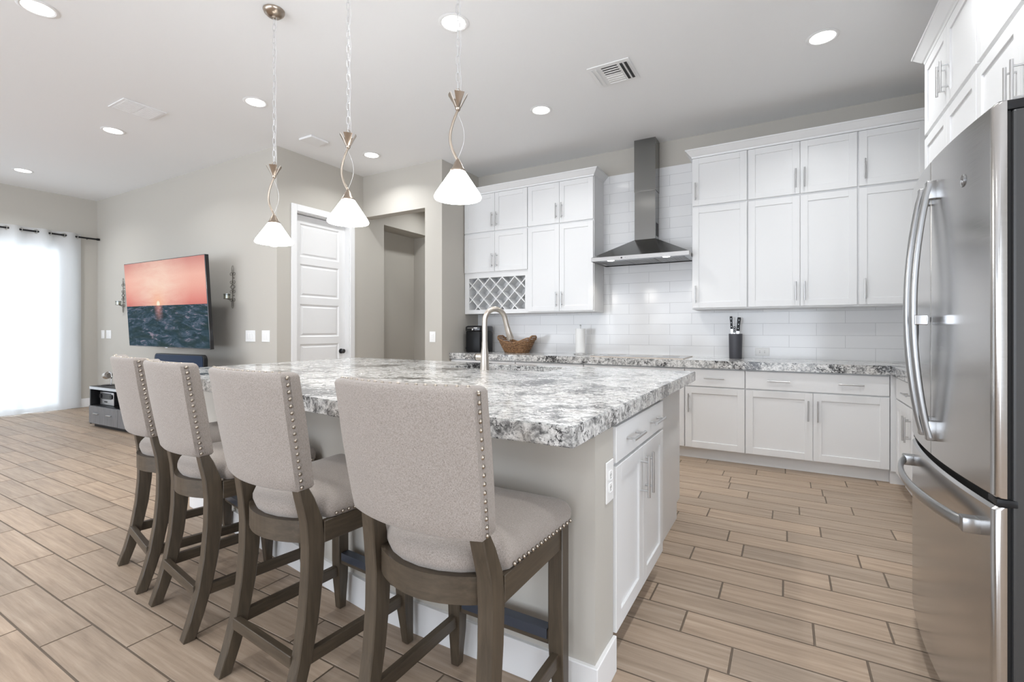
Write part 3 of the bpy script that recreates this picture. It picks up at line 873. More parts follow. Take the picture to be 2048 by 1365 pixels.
# base cabinets on the back wall
YBF = 4.70
DB = YB - 0.001 - YBF
def base(label, xa, xb, doors, drawers):
    return cabinet('base_cabinet', label, (xa, YBF), 0, xb - xa, DB, 0, 0.848, doors, drawers, 'white base cabinets along the range wall', toe=0.10, toe_in=0.045)
W_ = 0.907
base('white base cabinet at the hallway end, below the coffee maker', -3.553, -2.646, pair(0.004, W_ - 0.003, 0.108, 0.672, 0.525), [(0.004, W_ - 0.003, 0.680, 0.838, [W_ / 2])])
W_ = 0.816
base('white base cabinet below the paper towel, left of the hob cabinet', -2.646, -1.83, pair(0.003, W_ - 0.003, 0.108, 0.672, 0.525), [(0.003, W_ - 0.003, 0.680, 0.838, [W_ / 2])])
W_ = 1.005
base('white base cabinet under the hob, mostly hidden by the island', -1.83, -0.825, pair(0.003, W_ - 0.003, 0.108, 0.672, 0.525), [(0.003, W_ - 0.003, 0.680, 0.838, [0.25, 0.75])])
W_ = 0.509
base('single-door white base cabinet with one drawer, just past the island corner', -0.825, -0.316, [(0.003, W_ - 0.002, 0.108, 0.672, 0.038, 0.525)], [(0.003, W_ - 0.002, 0.680, 0.838, [0.258])])
W_ = 1.017
base('wide two-door white base cabinet with a two-handle drawer under the knife block', -0.316, 0.701, pair(0.003, W_ - 0.004, 0.108, 0.672, 0.525), [(0.003, W_ - 0.004, 0.680, 0.838, [0.258, 0.765])])
o = MB().box(0.702, XR - 0.002, YBF - 0.0, YB - 0.002, 0.0, 0.848).box(0.702, 0.762, YBF - 0.02, YBF, 0.1, 0.848).build('corner_base_filler', CAB, smooth=False)
tag(o, 'plain white corner filler where the two cabinet runs meet', 'cabinet')
RB = cabinet('base_cabinet', 'white base cabinet on the right run, a sliver seen left of the fridge', (0.742, 4.655), -PI / 2, 0.98, XR - 0.744, 0, 0.848,
        pair(0.062, 0.976, 0.108, 0.672, 0.525), [(0.062, 0.976, 0.680, 0.838, [0.52])], 'white base cabinets along the range wall', toe=0.10, toe_in=0.045)
cabinet('base_cabinet', 'white base cabinet on the right run tucked behind the fridge', (0.742, 3.673), -PI / 2, 1.10, XR - 0.744, 0, 0.848,
        pair(0.004, 1.096, 0.108, 0.672, 0.525), [(0.004, 1.096, 0.680, 0.838, [0.55])], 'white base cabinets along the range wall', toe=0.10, toe_in=0.045)

# worktop, L shaped
mb = MB()
mb.prism([(XJ + 0.001, 4.660), (0.702, 4.660), (0.702, 2.565), (XR - 0.001, 2.565), (XR - 0.001, YB - 0.013), (XJ + 0.001, YB - 0.013)], 'z', 0.849, 0.920, bev=0.003)
tag(mb.build('worktop', GRANITE, angle=20), 'long L-shaped grey and white granite worktop under the backsplash', 'worktop')

# ================================================================== ISLAND
IZ = 0.930
SX0, SX1, SY0, SY1 = -2.140, -1.350, 2.770, 3.150
BEND = 0.1375          # the seating side turns back slightly past x = -1.5
def near_y(x, y0, xb=-1.5): return y0 + max(0.0, xb - x) * BEND
def slab_with_hole():
    mb = MB(); bm = mb.bm
    top, bot = IZ, 0.868
    cols = [[(-3.660, 1.533), (-3.650, SY0), (-3.640, SY1), (-3.625, 3.285)]]
    for x in (SX0, -1.5, SX1): cols.append([(x, near_y(x, 1.238)), (x, SY0), (x, SY1), (x, 3.288)])
    cols.append([(-0.512, 1.238), (-0.512, SY0), (-0.512, SY1), (-0.512, 3.290)])
    n = len(cols)
    V = {}
    for k, z in enumerate((top, bot)):
        for i_, c_ in enumerate(cols):
            for j_, (x, y) in enumerate(c_): V[i_, j_, k] = bm.verts.new((x, y, z))
    for i_ in range(n - 1):
        for j_ in range(3):
            if i_ in (1, 2) and j_ == 1: continue
            bm.faces.new((V[i_, j_, 0], V[i_ + 1, j_, 0], V[i_ + 1, j_ + 1, 0], V[i_, j_ + 1, 0]))
            bm.faces.new((V[i_, j_ + 1, 1], V[i_ + 1, j_ + 1, 1], V[i_ + 1, j_, 1], V[i_, j_, 1]))
    def side(a, b_): bm.faces.new((V[a[0], a[1], 0], V[a[0], a[1], 1], V[b_[0], b_[1], 1], V[b_[0], b_[1], 0]))
    for i_ in range(n - 1): side((i_, 0), (i_ + 1, 0)); side((i_ + 1, 3), (i_, 3))
    for j_ in range(3): side((0, j_ + 1), (0, j_)); side((n - 1, j_), (n - 1, j_ + 1))
    for a, b_ in (((1, 1), (1, 2)), ((1, 2), (2, 2)), ((2, 2), (3, 2)), ((3, 2), (3, 1)), ((3, 1), (2, 1)), ((2, 1), (1, 1))): side(a, b_)
    bmesh.ops.recalc_face_normals(bm, faces=bm.faces[:])
    bm.normal_update()
    es = [e for e in bm.edges if len(e.link_faces) == 2 and e.calc_face_angle(0) > 1.0]
    bmesh.ops.bevel(bm, geom=es, offset=0.004, segments=2, affect='EDGES')
    return mb
tag(slab_with_hole().build('island_worktop', GRANITE, angle=20), 'large grey and white granite island worktop with an undermount sink cutout', 'worktop')
isl = thing('kitchen_island', 'greige island back wall with white baseboard behind the bar stools', 'kitchen island', (-1.98, 1.60, 0))
def sh(pts): return [(x + 1.98, y - 1.60) for x, y in pts]
XW = -3.50
MB().prism(sh([(-0.530, 1.455), (-0.530, 1.638), (-1.49, 1.638), (XW + 0.12, near_y(XW + 0.12, 1.638, -1.47)), (XW + 0.12, 3.20), (XW, 3.20), (XW, near_y(XW, 1.455, -1.47)), (-1.47, 1.455)]), 'z', 0, 0.8675).build('panel', WALL, isl, smooth=False)
MB().prism(sh([(-0.516, 1.638), (-0.516, 1.441), (-1.469, 1.441), (XW - 0.014, near_y(XW, 1.441, -1.47)), (XW - 0.014, 3.20), (XW - 0.0005, 3.20), (XW - 0.0005, near_y(XW, 1.4545, -1.47)), (-1.47, 1.4545), (-0.5295, 1.4545), (-0.5295, 1.638)]), 'z', 0, 0.125, bev=0.003).build('baseboard', TRIM, isl, smooth=False)
cabinet('island_cabinet', 'white island end cabinet with two doors and a two-handle drawer', (-0.540, 1.641), PI / 2, 0.745, 0.62, 0.0, 0.8675,
        [(0.003, 0.368, 0.125, 0.716, 0.368 - 0.036, 0.598), (0.368, 0.738, 0.125, 0.716, 0.368 + 0.036, 0.598)], [(0.003, 0.738, 0.726, 0.858, [0.195, 0.552])], toe=0.115, toe_in=0.075)
for lab, xa, xb, dp in (('white sink-side island cabinet, plain end panel facing the fridge aisle', -0.619, -1.340, 0.60), ('white island cabinet below the undermount sink', -1.340, -2.150, 0.60), ('white island cabinet beside the sink toward the hallway', -2.150, -3.375, 0.60)):
    wd = xa - xb
    c_ = cabinet('island_cabinet', lab, (xa, 3.235), PI, wd, dp, 0.0, 0.8675 if 'below' not in lab else 0.68, pair(0.004, wd - 0.004, 0.108, 0.690, 0.55), [] if 'below' in lab else [(0.004, wd - 0.004, 0.698, 0.855, [wd / 2])], 'sink side island cabinets', toe=0.10)
    if 'plain end' in lab:
        MB().prism([(0.075, 0), (0.845, 0), (0.845, 0.8675), (-0.018, 0.8675), (-0.018, 0.10), (0.075, 0.10)], 'x', -0.014, -0.0005).build('end_panel', CAB, c_, smooth=False)
# sink basin
sk = thing('sink', 'undermount stainless sink basin in the island', 'sink', ((SX0 + SX1) / 2, (SY0 + SY1) / 2, 0.70))
hx, hy_ = (SX1 - SX0) / 2 + 0.008, (SY1 - SY0) / 2 + 0.008
MB().box(-hx, hx, -hy_, hy_, 0, 0.004).box(-hx - .003, -hx, -hy_, hy_, 0, 0.165).box(hx, hx + .003, -hy_, hy_, 0, 0.165).box(-hx, hx, -hy_ - .003, -hy_, 0, 0.165).box(-hx, hx, hy_, hy_ + .003, 0, 0.165).build('basin', STEEL, sk, smooth=False)
MB().lathe([(0.0005, 0.0055), (0.03, 0.0055), (0.042, 0.008), (0.044, 0.0045)], n=20).build('drain', CHROME, sk)
# faucet
fa = thing('faucet', 'brushed nickel gooseneck pull-down faucet standing behind the island sink', 'faucet', (-1.757, 2.690, IZ + 0.0003))
MB().lathe([(0.033, 0.0), (0.033, 0.004), (0.031, 0.010), (0.0265, 0.10), (0.0205, 0.15), (0.0190, 0.19)], n=28).build('base', NICKEL, fa)
dx, dy = 0.50, 0.866
R_ = 0.080
pts = [(0, 0, 0.18), (0, 0, 0.24), (0, 0, 0.30)]
for k in range(1, 15):
    a = PI - k * PI / 15
    pts.append(((R_ + R_ * math.cos(a)) * dx, (R_ + R_ * math.cos(a)) * dy, 0.325 + R_ * 1.08 * math.sin(a)))
ex = 2 * R_
pts += [((ex + 0.008) * dx, (ex + 0.008) * dy, 0.305), ((ex + 0.014) * dx, (ex + 0.014) * dy, 0.285)]
MB().tube(pts, 0.0180, 18).build('spout', NICKEL, fa)
MB().tube([((ex + 0.013) * dx, (ex + 0.013) * dy, 0.290), ((ex + 0.022) * dx, (ex + 0.022) * dy, 0.260), ((ex + 0.040) * dx, (ex + 0.040) * dy, 0.212), ((ex + 0.043) * dx, (ex + 0.043) * dy, 0.204)], [0.0190, 0.0205, 0.0255, 0.022], 20).build('spray_head', NICKEL, fa)
MB().cyl((-0.010, 0, 0.086), (-0.060, -0.004, 0.086), 0.0225, 0.0235).cyl((-0.0655, -0.0045, 0.086), (-0.071, -0.005, 0.086), 0.0235, 0.021).build('valve', NICKEL, fa)
MB().cyl((-0.060, -0.004, 0.086), (-0.0655, -0.0045, 0.086), 0.0245).build('valve_ring', BLACK, fa)

# ================================================================== BAR STOOLS
def arc_y(x, wd, bulge): return bulge * (1 - (x / wd) ** 2)
def make_stool():
    t = thing('bar_stool', '', 'bar stool', group='upholstered bar stools along the island')
    def leg_ring(cx, cy, z, wx, wy): return [(cx - wx, cy - wy, z), (cx + wx, cy - wy, z), (cx + wx, cy + wy, z), (cx - wx, cy + wy, z)]
    # front legs: square, chamfered toward the inside at the foot
    for s in (-1, 1):
        xo = s * 0.222
        rings = []
        for z, wd in ((0.0, 0.032), (0.06, 0.038), (0.13, 0.046), (0.22, 0.050), (0.588, 0.050)):
            xi = xo - s * wd
            a, b_ = min(xo, xi), max(xo, xi)
            y1, y0 = 0.256, 0.256 - wd
            rings.append([(a, y0, z), (b_, y0, z), (b_, y1, z), (a, y1, z)])
        MB().loft(rings, bev=0.003, seg=1).build('front_leg', STOOLWOOD, t, angle=40)
    # rear legs: sabre curve from the foot, past the seat, up into the upholstered back
    prof = [(0.0, -0.268, 0.042), (0.08, -0.242, 0.045), (0.18, -0.216, 0.049), (0.30, -0.196, 0.053), (0.42, -0.186, 0.057), (0.52, -0.184, 0.060), (0.60, -0.190, 0.057), (0.67, -0.203, 0.046), (0.70, -0.208, 0.036), (0.73, -0.214, 0.030)]
    for s in (-1, 1):
        rings = []
        for z, yr, dep in prof:
            xo = s * (0.218 - 0.004 * math.sin(PI * min(z, 0.7) / 0.9) - max(0, z - 0.60) * 0.11)
            xi = xo - s * 0.044
            a, b_ = min(xo, xi), max(xo, xi)
            rings.append([(a, yr, z), (b_, yr, z), (b_, yr + dep, z), (a, yr + dep, z)])
        MB().loft(rings, bev=0.003, seg=1).build('rear_leg', STOOLWOOD, t, angle=40)
    # aprons
    for s in (-1, 1):
        a, b_ = sorted((s * 0.196, s * 0.216))
        MB().box(a, b_, -0.128, 0.208, 0.518, 0.588, bev=0.002, seg=1).build('side_apron', WOODY, t, smooth=False)
    MB().box(-0.173, 0.173, 0.226, 0.248, 0.518, 0.588, bev=0.002, seg=1).build('front_apron', WOODX, t, smooth=False)
    outer = [(x, -0.152 - 0.058 * (1 - (x / 0.174) ** 2)) for x in [-0.174 + 0.348 * k / 14 for k in range(15)]]
    inner = [(x, y + 0.024) for x, y in reversed(outer)]
    MB().prism([(x, y - 0.012) for x, y in outer] + inner, 'z', 0.520, 0.590, bev=0.002).build('rear_apron', WOODX, t, angle=30)
    # stretchers
    for s in (-1, 1):
        x = s * 0.197
        MB().loft([[(x - 0.012, -0.200, 0.150), (x + 0.012, -0.200, 0.150), (x + 0.012, -0.200, 0.192), (x - 0.012, -0.200, 0.192)],
                   [(x - 0.012, 0.215, 0.150), (x + 0.012, 0.215, 0.150), (x + 0.012, 0.215, 0.192), (x - 0.012, 0.215, 0.192)]], bev=0.002, seg=1).build('side_stretcher', WOODY, t, smooth=False)
    MB().box(-0.178, 0.178, -0.222, -0.198, 0.150, 0.190, bev=0.002, seg=1).build('rear_stretcher', WOODX, t, smooth=False)
    fs = MB().box(-0.176, 0.176, 0.216, 0.244, 0.205, 0.250, bev=0.002, seg=1).build('front_stretcher', WOODX, t, smooth=False)
    MB().prism([(0.2125, 0.222), (0.2125, 0.2535), (0.249, 0.2535), (0.249, 0.236), (0.2465, 0.236), (0.2465, 0.251), (0.215, 0.251), (0.215, 0.222)], 'x', -0.165, 0.165).build('foot_plate', BLUEMETAL, fs, smooth=False)['label'] = 'dark blue-grey metal foot plate'
    # seat cushion
    half = [(0.0, -0.207), (0.06, -0.200), (0.115, -0.180), (0.150, -0.156), (0.166, -0.135), (0.172, -0.118), (0.205, -0.112), (0.214, -0.098), (0.220, 0.02), (0.226, 0.14), (0.230, 0.244), (0.225, 0.258), (0.212, 0.265), (0.12, 0.270), (0.0, 0.271)]
    outl = half + [(-x, y) for x, y in reversed(half[1:-1])]
    cx_, cy_ = 0.0, 0.04
    def ring(inset, z):
        r = []
        for x, y in outl:
            d = math.hypot(x - cx_, y - cy_)
            k = (d - inset) / d
            r.append((cx_ + (x - cx_) * k, cy_ + (y - cy_) * k, z))
        return r
    rings = [ring(0.006, 0.589), ring(0.001, 0.598), ring(-0.004, 0.612), ring(-0.004, 0.628), ring(0.003, 0.643), ring(0.016, 0.656), ring(0.040, 0.666), ring(0.08, 0.674), ring(0.14, 0.680)]
    st = MB().loft(rings).build('seat', FABRIC, t, angle=60)
    def nails_line(pts, parent, r=0.0058):
        nl = MB()
        for p in pts: nl.sphere(p, r, 10)
        nl.build('nailhead_trim', NAIL, parent)
    for s in (-1, 1):
        nails_line([(s * (0.2185 + (0.2335 - 0.2185) * k / 14), -0.085 + 0.325 * k / 14, 0.601) for k in range(15)], st)
    nails_line([(-0.205 + 0.41 * k / 16, 0.2675 + 0.004 * (1 - (2 * k / 16 - 1) ** 2), 0.601) for k in range(17)], st)
    # backrest: curved padded slab
    NB = 16
    zb, zt = 0.700, 1.072
    rings = []
    def sec(f, z, ins=0.0, th=0.062):
        wd = 0.212 + 0.014 * f - ins
        yr = -0.222 - 0.060 * f
        r = []
        for k in range(NB + 1):
            x = -wd + 2 * wd * k / NB
            r.append((x, yr + ins - arc_y(x, wd, 0.040), z))
        for k in range(NB + 1):
            x = wd - 2 * wd * k / NB
            r.append((x * 0.985, yr + th - ins - arc_y(x, wd, 0.036), z))
        return r
    def zsag(f, zz): return zz
    for f, z, ins in ((0.0, zb, 0.012), (0.0, zb + 0.004, 0.005), (0.01, zb + 0.012, 0.0), (0.12, zb + 0.05, -0.001), (0.35, zb + 0.135, -0.002), (0.6, zb + 0.225, -0.002), (0.85, zb + 0.32, 0.0), (0.96, zt - 0.014, 0.0), (0.99, zt - 0.005, 0.004), (1.0, zt, 0.012)):
        rings.append(sec(f, z, ins))
    bk_mb = MB().loft(rings)
    es = [e for e in bk_mb.bm.edges if abs(e.verts[0].co.z - e.verts[1].co.z) > 0.002 and e.calc_face_angle(0) > 1.0]
    bmesh.ops.bevel(bk_mb.bm, geom=es, offset=0.010, segments=3, affect='EDGES')
    bk = bk_mb.build('backrest', FABRIC, t, angle=60)
    for s in (-1, 1):
        nails_line([(s * (0.2115 + 0.014 * f), -0.222 - 0.060 * f + 0.020, zb + (zt - zb) * f) for f in [0.04 + 0.92 * k / 16 for k in range(17)]], bk, 0.0062)
    nails_line([(x, -0.282 + 0.018 - arc_y(x, 0.226, 0.040), zt - 0.001) for x in [-0.205 + 0.41 * k / 16 for k in range(17)]], bk, 0.0050)
    for s in (-1, 1):
        wl = MB()
        for off in (0.011, 0.029):
            wl.tube([(s * (0.2119 + 0.014 * f), -0.222 - 0.060 * f + off, zb + (zt - zb) * f) for f in [0.03 + 0.94 * k / 10 for k in range(11)]], 0.0014, 5)
        wl.build('welt_seam', FABRIC, bk)
    return t
st0 = make_stool()
for i, (x, y, a, lab) in enumerate([
    (-0.822, 1.150, -0.2, 'nearest bar stool on the right, back nearly square to the photo'),
    (-1.487, 1.170, -4.3, 'second bar stool from the right, next to the nearest one'),
    (-2.163, 1.248, -8.6, 'third bar stool from the right, overlapping the farthest stool'),
    (-2.707, 1.330, -11.5, 'farthest bar stool at the left end, back partly hidden by its neighbour'),
]):
    o = st0 if i == 0 else copy_tree(st0)
    o.location = (x, y, 0)
    o.rotation_euler = (0, 0, math.radians(a))
    o['label'] = lab

# ================================================================== FRIDGE
FY0, FY1 = 1.655, 2.558
FYM = (FY0 + FY1) / 2
fr = thing('refrigerator', 'stainless French-door refrigerator with bowed handles on the right', 'refrigerator', (0.9, FYM, 0))
XE, XM, XBK = 0.455, 0.424, 0.480         # face at the edges, face at the middle, back of the door
def face_x(y):
    u = (y - FYM) / ((FY1 - FY0) / 2)
    return XM + (XE - XM) * u * u
def slab(ya, yb, z0, z1, ra, rb):
    """bowed door between ya<yb; ra, rb edge radii"""
    mb = MB()
    pl = []
    n = 20
    for k in range(n + 1):
        y = ya + (yb - ya) * k / n
        pl.append([face_x(y), y])
    def rounded(pts, r, first):
        if r <= 0: return pts
        res = []
        y_e = pts[0][1] if first else pts[-1][1]
        for p in pts:
            d = abs(p[1] - y_e)
            if d >= r: res.append(p)
        arc = []
        sgn = 1 if first else -1
        xe = face_x(y_e + sgn * r)
        for k in range(7):
            a = (PI / 2) * k / 6
            arc.append([xe + r * (1 - math.sin(a)) * 0.9, y_e + sgn * r * (1 - math.cos(a))])
        return arc + res if first else res + arc[::-1]
    pl = rounded(pl, ra, True)
    pl = rounded(pl, rb, False)
    poly = [(p[0] - 0.9, p[1] - FYM) for p in pl] + [(XBK - 0.9, yb - FYM), (XBK - 0.9, ya - FYM)]
    rings = []
    for z, ins in ((z0, 0.006), (z0 + 0.006, 0.0), (z1 - 0.008, 0.0), (z1, 0.008)):
        rings.append([(x + (ins if i < len(pl) else 0), y, z) for i, (x, y) in enumerate(poly)])
    return mb.loft(rings)
ds = []
d_near = slab(FY0, FYM - 0.002, 0.775, 1.775, 0.018, 0.004).build('door', STEEL, fr, angle=30)
d_far = slab(FYM + 0.002, FY1, 0.775, 1.775, 0.004, 0.018).build('door', STEEL, fr, angle=30)
drw = slab(FY0, FY1, 0.075, 0.752, 0.018, 0.018).build('drawer', STEEL, fr, angle=30)
fb = (FY1 - FY0) / 2
MB().box(XBK - 0.9, XBK - 0.9 + 0.010, -fb + 0.012, fb - 0.012, 0.06, 1.762).build('gasket', GASKET, fr, smooth=False)
MB().box(XBK - 0.9 + 0.010, 0.40, -fb, fb, 0.045, 1.752, bev=0.006).build('case', CASE, fr, smooth=False)
MB().box(XBK - 0.9 + 0.02, 0.38, -fb + 0.02, fb - 0.02, 0, 0.045).build('base_grille', BLACK, fr, smooth=False)
for ya in (-fb + 0.004, fb - 0.075):
    MB().box(-0.437, -0.36, ya, ya + 0.071, 1.7525, 1.779, bev=0.006).build('hinge_cover', BLACK, fr)
for ya in (-fb - 0.002, fb - 0.06):
    MB().box(-0.44, -0.40, ya, ya + 0.062, 0.754, 0.773, bev=0.003).build('hinge', BLACK, fr)
def bow_handle(door_o, yc_):
    mb = MB()
    xb = face_x(yc_) - 0.9
    rings = []
    n = 22
    for k in range(n + 1):
        s = k / n
        z = 0.845 + (1.680 - 0.845) * s
        b_ = math.sin(PI * s) ** 0.8
        xo = xb - 0.014 - 0.042 * b_
        hw, hd_ = 0.0165, 0.010
        rings.append([(xo + hd_ * math.copysign(abs(math.sin(q)) ** 0.7, math.sin(q)), (yc_ - FYM) + hw * math.copysign(abs(math.cos(q)) ** 0.7, math.cos(q)), z) for q in [2 * PI * u / 16 for u in range(16)]])
    mb.loft(rings)
    h_ = mb.build('handle', HANDLESTEEL, door_o, angle=50)
    for za, zb_ in ((0.835, 0.900), (1.630, 1.690)):
        MB().box(xb - 0.024, xb + 0.004, yc_ - FYM - 0.015, yc_ - FYM + 0.015, za, zb_, bev=0.003).build('handle_mount', HANDLESTEEL, door_o)
bow_handle(d_near, FYM - 0.050)
bow_handle(d_far, FYM + 0.050)
# drawer handle: bowed horizontal bar
rings = []
for k in range(25):
    s = k / 24
    y = FY0 + 0.075 + (FY1 - FY0 - 0.15) * s
    xo = face_x(y) - 0.9 - 0.020 - 0.042 * math.sin(PI * s) ** 0.55
    z = 0.675
    rings.append([(xo + 0.009 * math.sin(q), y - FYM, z + 0.0175 * math.cos(q)) for q in [2 * PI * u / 16 for u in range(16)]])
MB().loft(rings).build('handle', HANDLESTEEL, drw, angle=50)
for y in (FY0 + 0.082, FY1 - 0.082):
    xf = face_x(y) - 0.9
    MB().box(xf - 0.034, xf + 0.006, y - FYM - 0.020, y - FYM + 0.020, 0.655, 0.695, bev=0.004).build('handle_mount', HANDLESTEEL, drw)
# round badge high on the near door, a ringed monogram
yb_ = FY0 + 0.165
xb_ = face_x(yb_) - 0.9
bd = MB().tube([(xb_ + 0.003, yb_ - FYM, 1.625), (xb_ - 0.0012, yb_ - FYM, 1.625)], [0.0185, 0.0180], 28)
bdg = bd.build('badge', BADGE, d_near)
rg = MB().torus((xb_ - 0.0014, yb_ - FYM, 1.625), 0.0155, 0.0009, 'x', 28, 6)
def curl(pts): rg.tube([(xb_ - 0.0015, yb_ - FYM - u * 0.001, 1.625 + v * 0.001) for u, v in pts], 0.0008, 5)
curl([(-1, 7), (-4, 9), (-8, 5), (-8, -2), (-5, -5), (-1, -2), (-2, 1), (-5, 0)])
curl([(8, 6), (4, 8), (2, 4), (5, 2), (2, 0), (1, -5), (5, -8), (8, -4)])
curl([(-10, -6), (-6, -10), (0, -8), (3, -10)])
curl([(-3, 11), (2, 12), (7, 10)])
rg.build('monogram', HANDLESTEEL, bdg)
# chrome bridge clip joining the two door handles, with its hanging latch
ck = thing('handle_clip', 'chrome clip bridging the two refrigerator door handles with a dangling latch', 'fridge lock', (0.372, FYM, 1.235))
MB().box(-0.004, 0.0300, -0.076, -0.070, -0.018, 0.014, bev=0.002).box(-0.004, 0.0300, 0.070, 0.076, -0.018, 0.014, bev=0.002).box(0.0250, 0.0310, -0.076, 0.076, -0.009, 0.009, bev=0.002).build('bracket', CHROME, ck, smooth=False)
MB().tube([(0.018, 0.020, -0.006), (0.017, 0.020, -0.05), (0.017, 0.022, -0.09)], [0.006, 0.007, 0.006], 10).cyl((0.017, 0.022, -0.09), (0.017, 0.022, -0.108), 0.003).build('latch', RUBBER, ck)

# ================================================================== HOOD, HOB, WORKTOP ITEMS
hood = thing('range_hood', 'stainless pyramid chimney range hood on the tiled wall', 'range hood', (-1.30, YB - 0.012, 1.92))
hw, hd = 0.493, 0.487
z1_, z2_ = 0.040, 0.245
MB().loft([[(-hw, -hd, 0), (hw, -hd, 0), (hw, 0, 0), (-hw, 0, 0)], [(-hw, -hd, z1_), (hw, -hd, z1_), (hw, 0, z1_), (-hw, 0, z1_)]], cap=False).build('rim_band', STEEL, hood, smooth=False)
MB().loft([[(-hw, -hd, z1_), (hw, -hd, z1_), (hw, 0, z1_), (-hw, 0, z1_)], [(-0.118, -0.178, z2_), (0.105, -0.178, z2_), (0.105, 0, z2_), (-0.118, 0, z2_)]]).build('canopy', STEELV, hood, smooth=False)
MB().box(-0.116, 0.103, -0.176, 0, z2_, 0.78).build('lower_chimney', STEELV, hood, smooth=False)
MB().box(-0.119, 0.106, -0.180, 0, 0.76, H - 1.92 - 0.001).build('upper_chimney', STEELV, hood, smooth=False)
MB().box(0.1035, 0.1045, -0.14, -0.04, 0.28, 0.42).build('side_vent', SLOT, hood, smooth=False)
MB().box(-hw + 0.003, hw - 0.003, -hd + 0.003, -0.003, 0.006, 0.010).build('underside', STEELV, hood, smooth=False)
for k in range(3):
    xa = -hw + 0.06 + k * 0.29
    fm = MB().box(xa, xa + 0.282, -hd + 0.09, -0.05, 0.0035, 0.0058)
    for q in range(9): fm.box(xa + 0.012 + q * 0.030, xa + 0.024 + q * 0.030, -hd + 0.11, -0.07, 0.0018, 0.0036)
    fm.build('grease_filter', FILTER, hood, smooth=False)
for x in (-0.295, 0.270):
    MB().lathe([(0.0005, 0.0025), (0.026, 0.0025), (0.034, 0.0015), (0.036, 0.0058)], (x, -hd + 0.055, 0), n=24).build('lamp_lens', HOODLENS, hood)
mb = MB()
for k in range(6): mb.cyl((-0.13 + k * 0.026, -hd, 0.020), (-0.13 + k * 0.026, -hd - 0.0035, 0.020), 0.006 if k == 0 else 0.0042, n=12)
mb.build('button', CHROME, hood)
MB().cyl((-0.165, -hd, 0.020), (-0.165, -hd - 0.003, 0.020), 0.008, n=14).build('power_button', BLACK, hood)
for x in (-0.295, 0.270):
    d = bpy.data.lights.new('hood_lamp', 'SPOT'); d.energy = 5; d.spot_size = math.radians(120); d.spot_blend = 0.6; d.color = (1, 0.96, 0.9); d.shadow_soft_size = 0.03
    lo = bpy.data.objects.new('lamp', d); C.objects.link(lo); lo.parent = hood; lo.location = (x, -hd + 0.055, -0.006)

hob = thing('cooktop', 'thin dark glass cooktop set on the worktop below the hood', 'cooktop', (-1.31, 4.98, 0.9203))
MB().box(-0.46, 0.46, -0.255, 0.255, 0, 0.007, bev=0.002).build('glass_top', COOKGLASS, hob, smooth=False)
MB().box(-0.464, 0.464, -0.260, -0.2555, 0, 0.008).box(-0.464, 0.464, 0.2555, 0.260, 0, 0.008).box(-0.464, -0.4605, -0.2555, 0.2555, 0, 0.008).box(0.4605, 0.464, -0.2555, 0.2555, 0, 0.008).build('trim_strip', BRONZE, hob, smooth=False)
mb = MB()
for x, y, r in ((-0.29, 0.10, 0.10), (-0.28, -0.12, 0.085), (0.0, 0.02, 0.12), (0.28, 0.11, 0.085), (0.29, -0.11, 0.105)):
    mb.torus((x, y, 0.0072), r, 0.0008, 'z', 36, 5)
mb.build('burner_ring', simple('burner_mark', (0.25, 0.24, 0.23), 0.5), hob)

# coffee maker
cm = thing('coffee_maker', 'black single-serve coffee maker beside the hallway wall', 'coffee maker', (-3.385, 5.06, 0.9203))
mb = MB()
mb.loft([[(-0.105 * k, -0.150 * k, z), (0.105 * k, -0.150 * k, z), (0.105 * k, 0.150, z), (-0.105 * k, 0.150, z)] for z, k in ((0.0, 1.0), (0.10, 1.0), (0.262, 1.0))], bev=0.010)
mb.build('body', BLACK, cm, angle=40)
hm = MB().loft([[(-0.108 * k, -0.155 * k, z), (0.108 * k, -0.155 * k, z), (0.108 * k, 0.150, z), (-0.108 * k, 0.150, z)] for z, k in ((0.2625, 0.985), (0.27, 1.0), (0.310, 1.0), (0.324, 0.95), (0.332, 0.82))], bev=0.006)
hm.build('brew_head', GLOSSBLACK, cm, angle=40)
MB().box(-0.075, 0.075, -0.1615, -0.1555, 0.296, 0.308, bev=0.002).box(-0.012, 0.012, -0.1610, -0.1555, 0.272, 0.296, bev=0.002).build('trim_handle', CHROME, cm)
MB().torus((-0.128, -0.07, 0.045), 0.026, 0.008, 'y', 18, 8).build('side_loop', BLACK, cm)

# wicker basket
bk = thing('basket', 'brown woven basket with dipped rim on the worktop behind the faucet', 'basket', (-2.86, 5.10, 0.9203))
def bring(sx, sy, zf, n=48):
    r = []
    for k in range(n):
        a = 2 * PI * k / n
        ca, sa = math.cos(a), math.sin(a)
        x = math.copysign(abs(ca) ** 0.55, ca) * sx
        y = math.copysign(abs(sa) ** 0.55, sa) * sy
        r.append((x, y, zf(x)))
    return r
mb = MB()
nr = 9
def rim(x): return 0.120 + 0.062 * min(1, abs(x) / 0.20) ** 1.6
for i in range(nr):
    f = i / (nr - 1)
    sx, sy = 0.140 + 0.082 * f, 0.095 + 0.055 * f
    pts = bring(sx, sy, lambda x, f=f: 0.010 + (rim(x) - 0.012) * f)
    pts = [(x + 0.002 * math.sin(k * 2.3 + i * PI), y + 0.002 * math.cos(k * 2.3 + i * PI), z) for k, (x, y, z) in enumerate(pts)]
    mb.tube(pts, 0.0098, 6, closed=True)
mb.loft([bring(0.138, 0.092, lambda x: 0.004), bring(0.138, 0.092, lambda x: 0.012)])
mb.build('weave', WICKER, bk)
for s in (-1, 1):
    MB().tube([(s * 0.212, -0.085, 0.160), (s * 0.226, -0.075, 0.190), (s * 0.232, -0.05, 0.203), (s * 0.232, 0.05, 0.203), (s * 0.226, 0.075, 0.190), (s * 0.212, 0.085, 0.160)], 0.011, 8).build('handle', WICKER, bk)

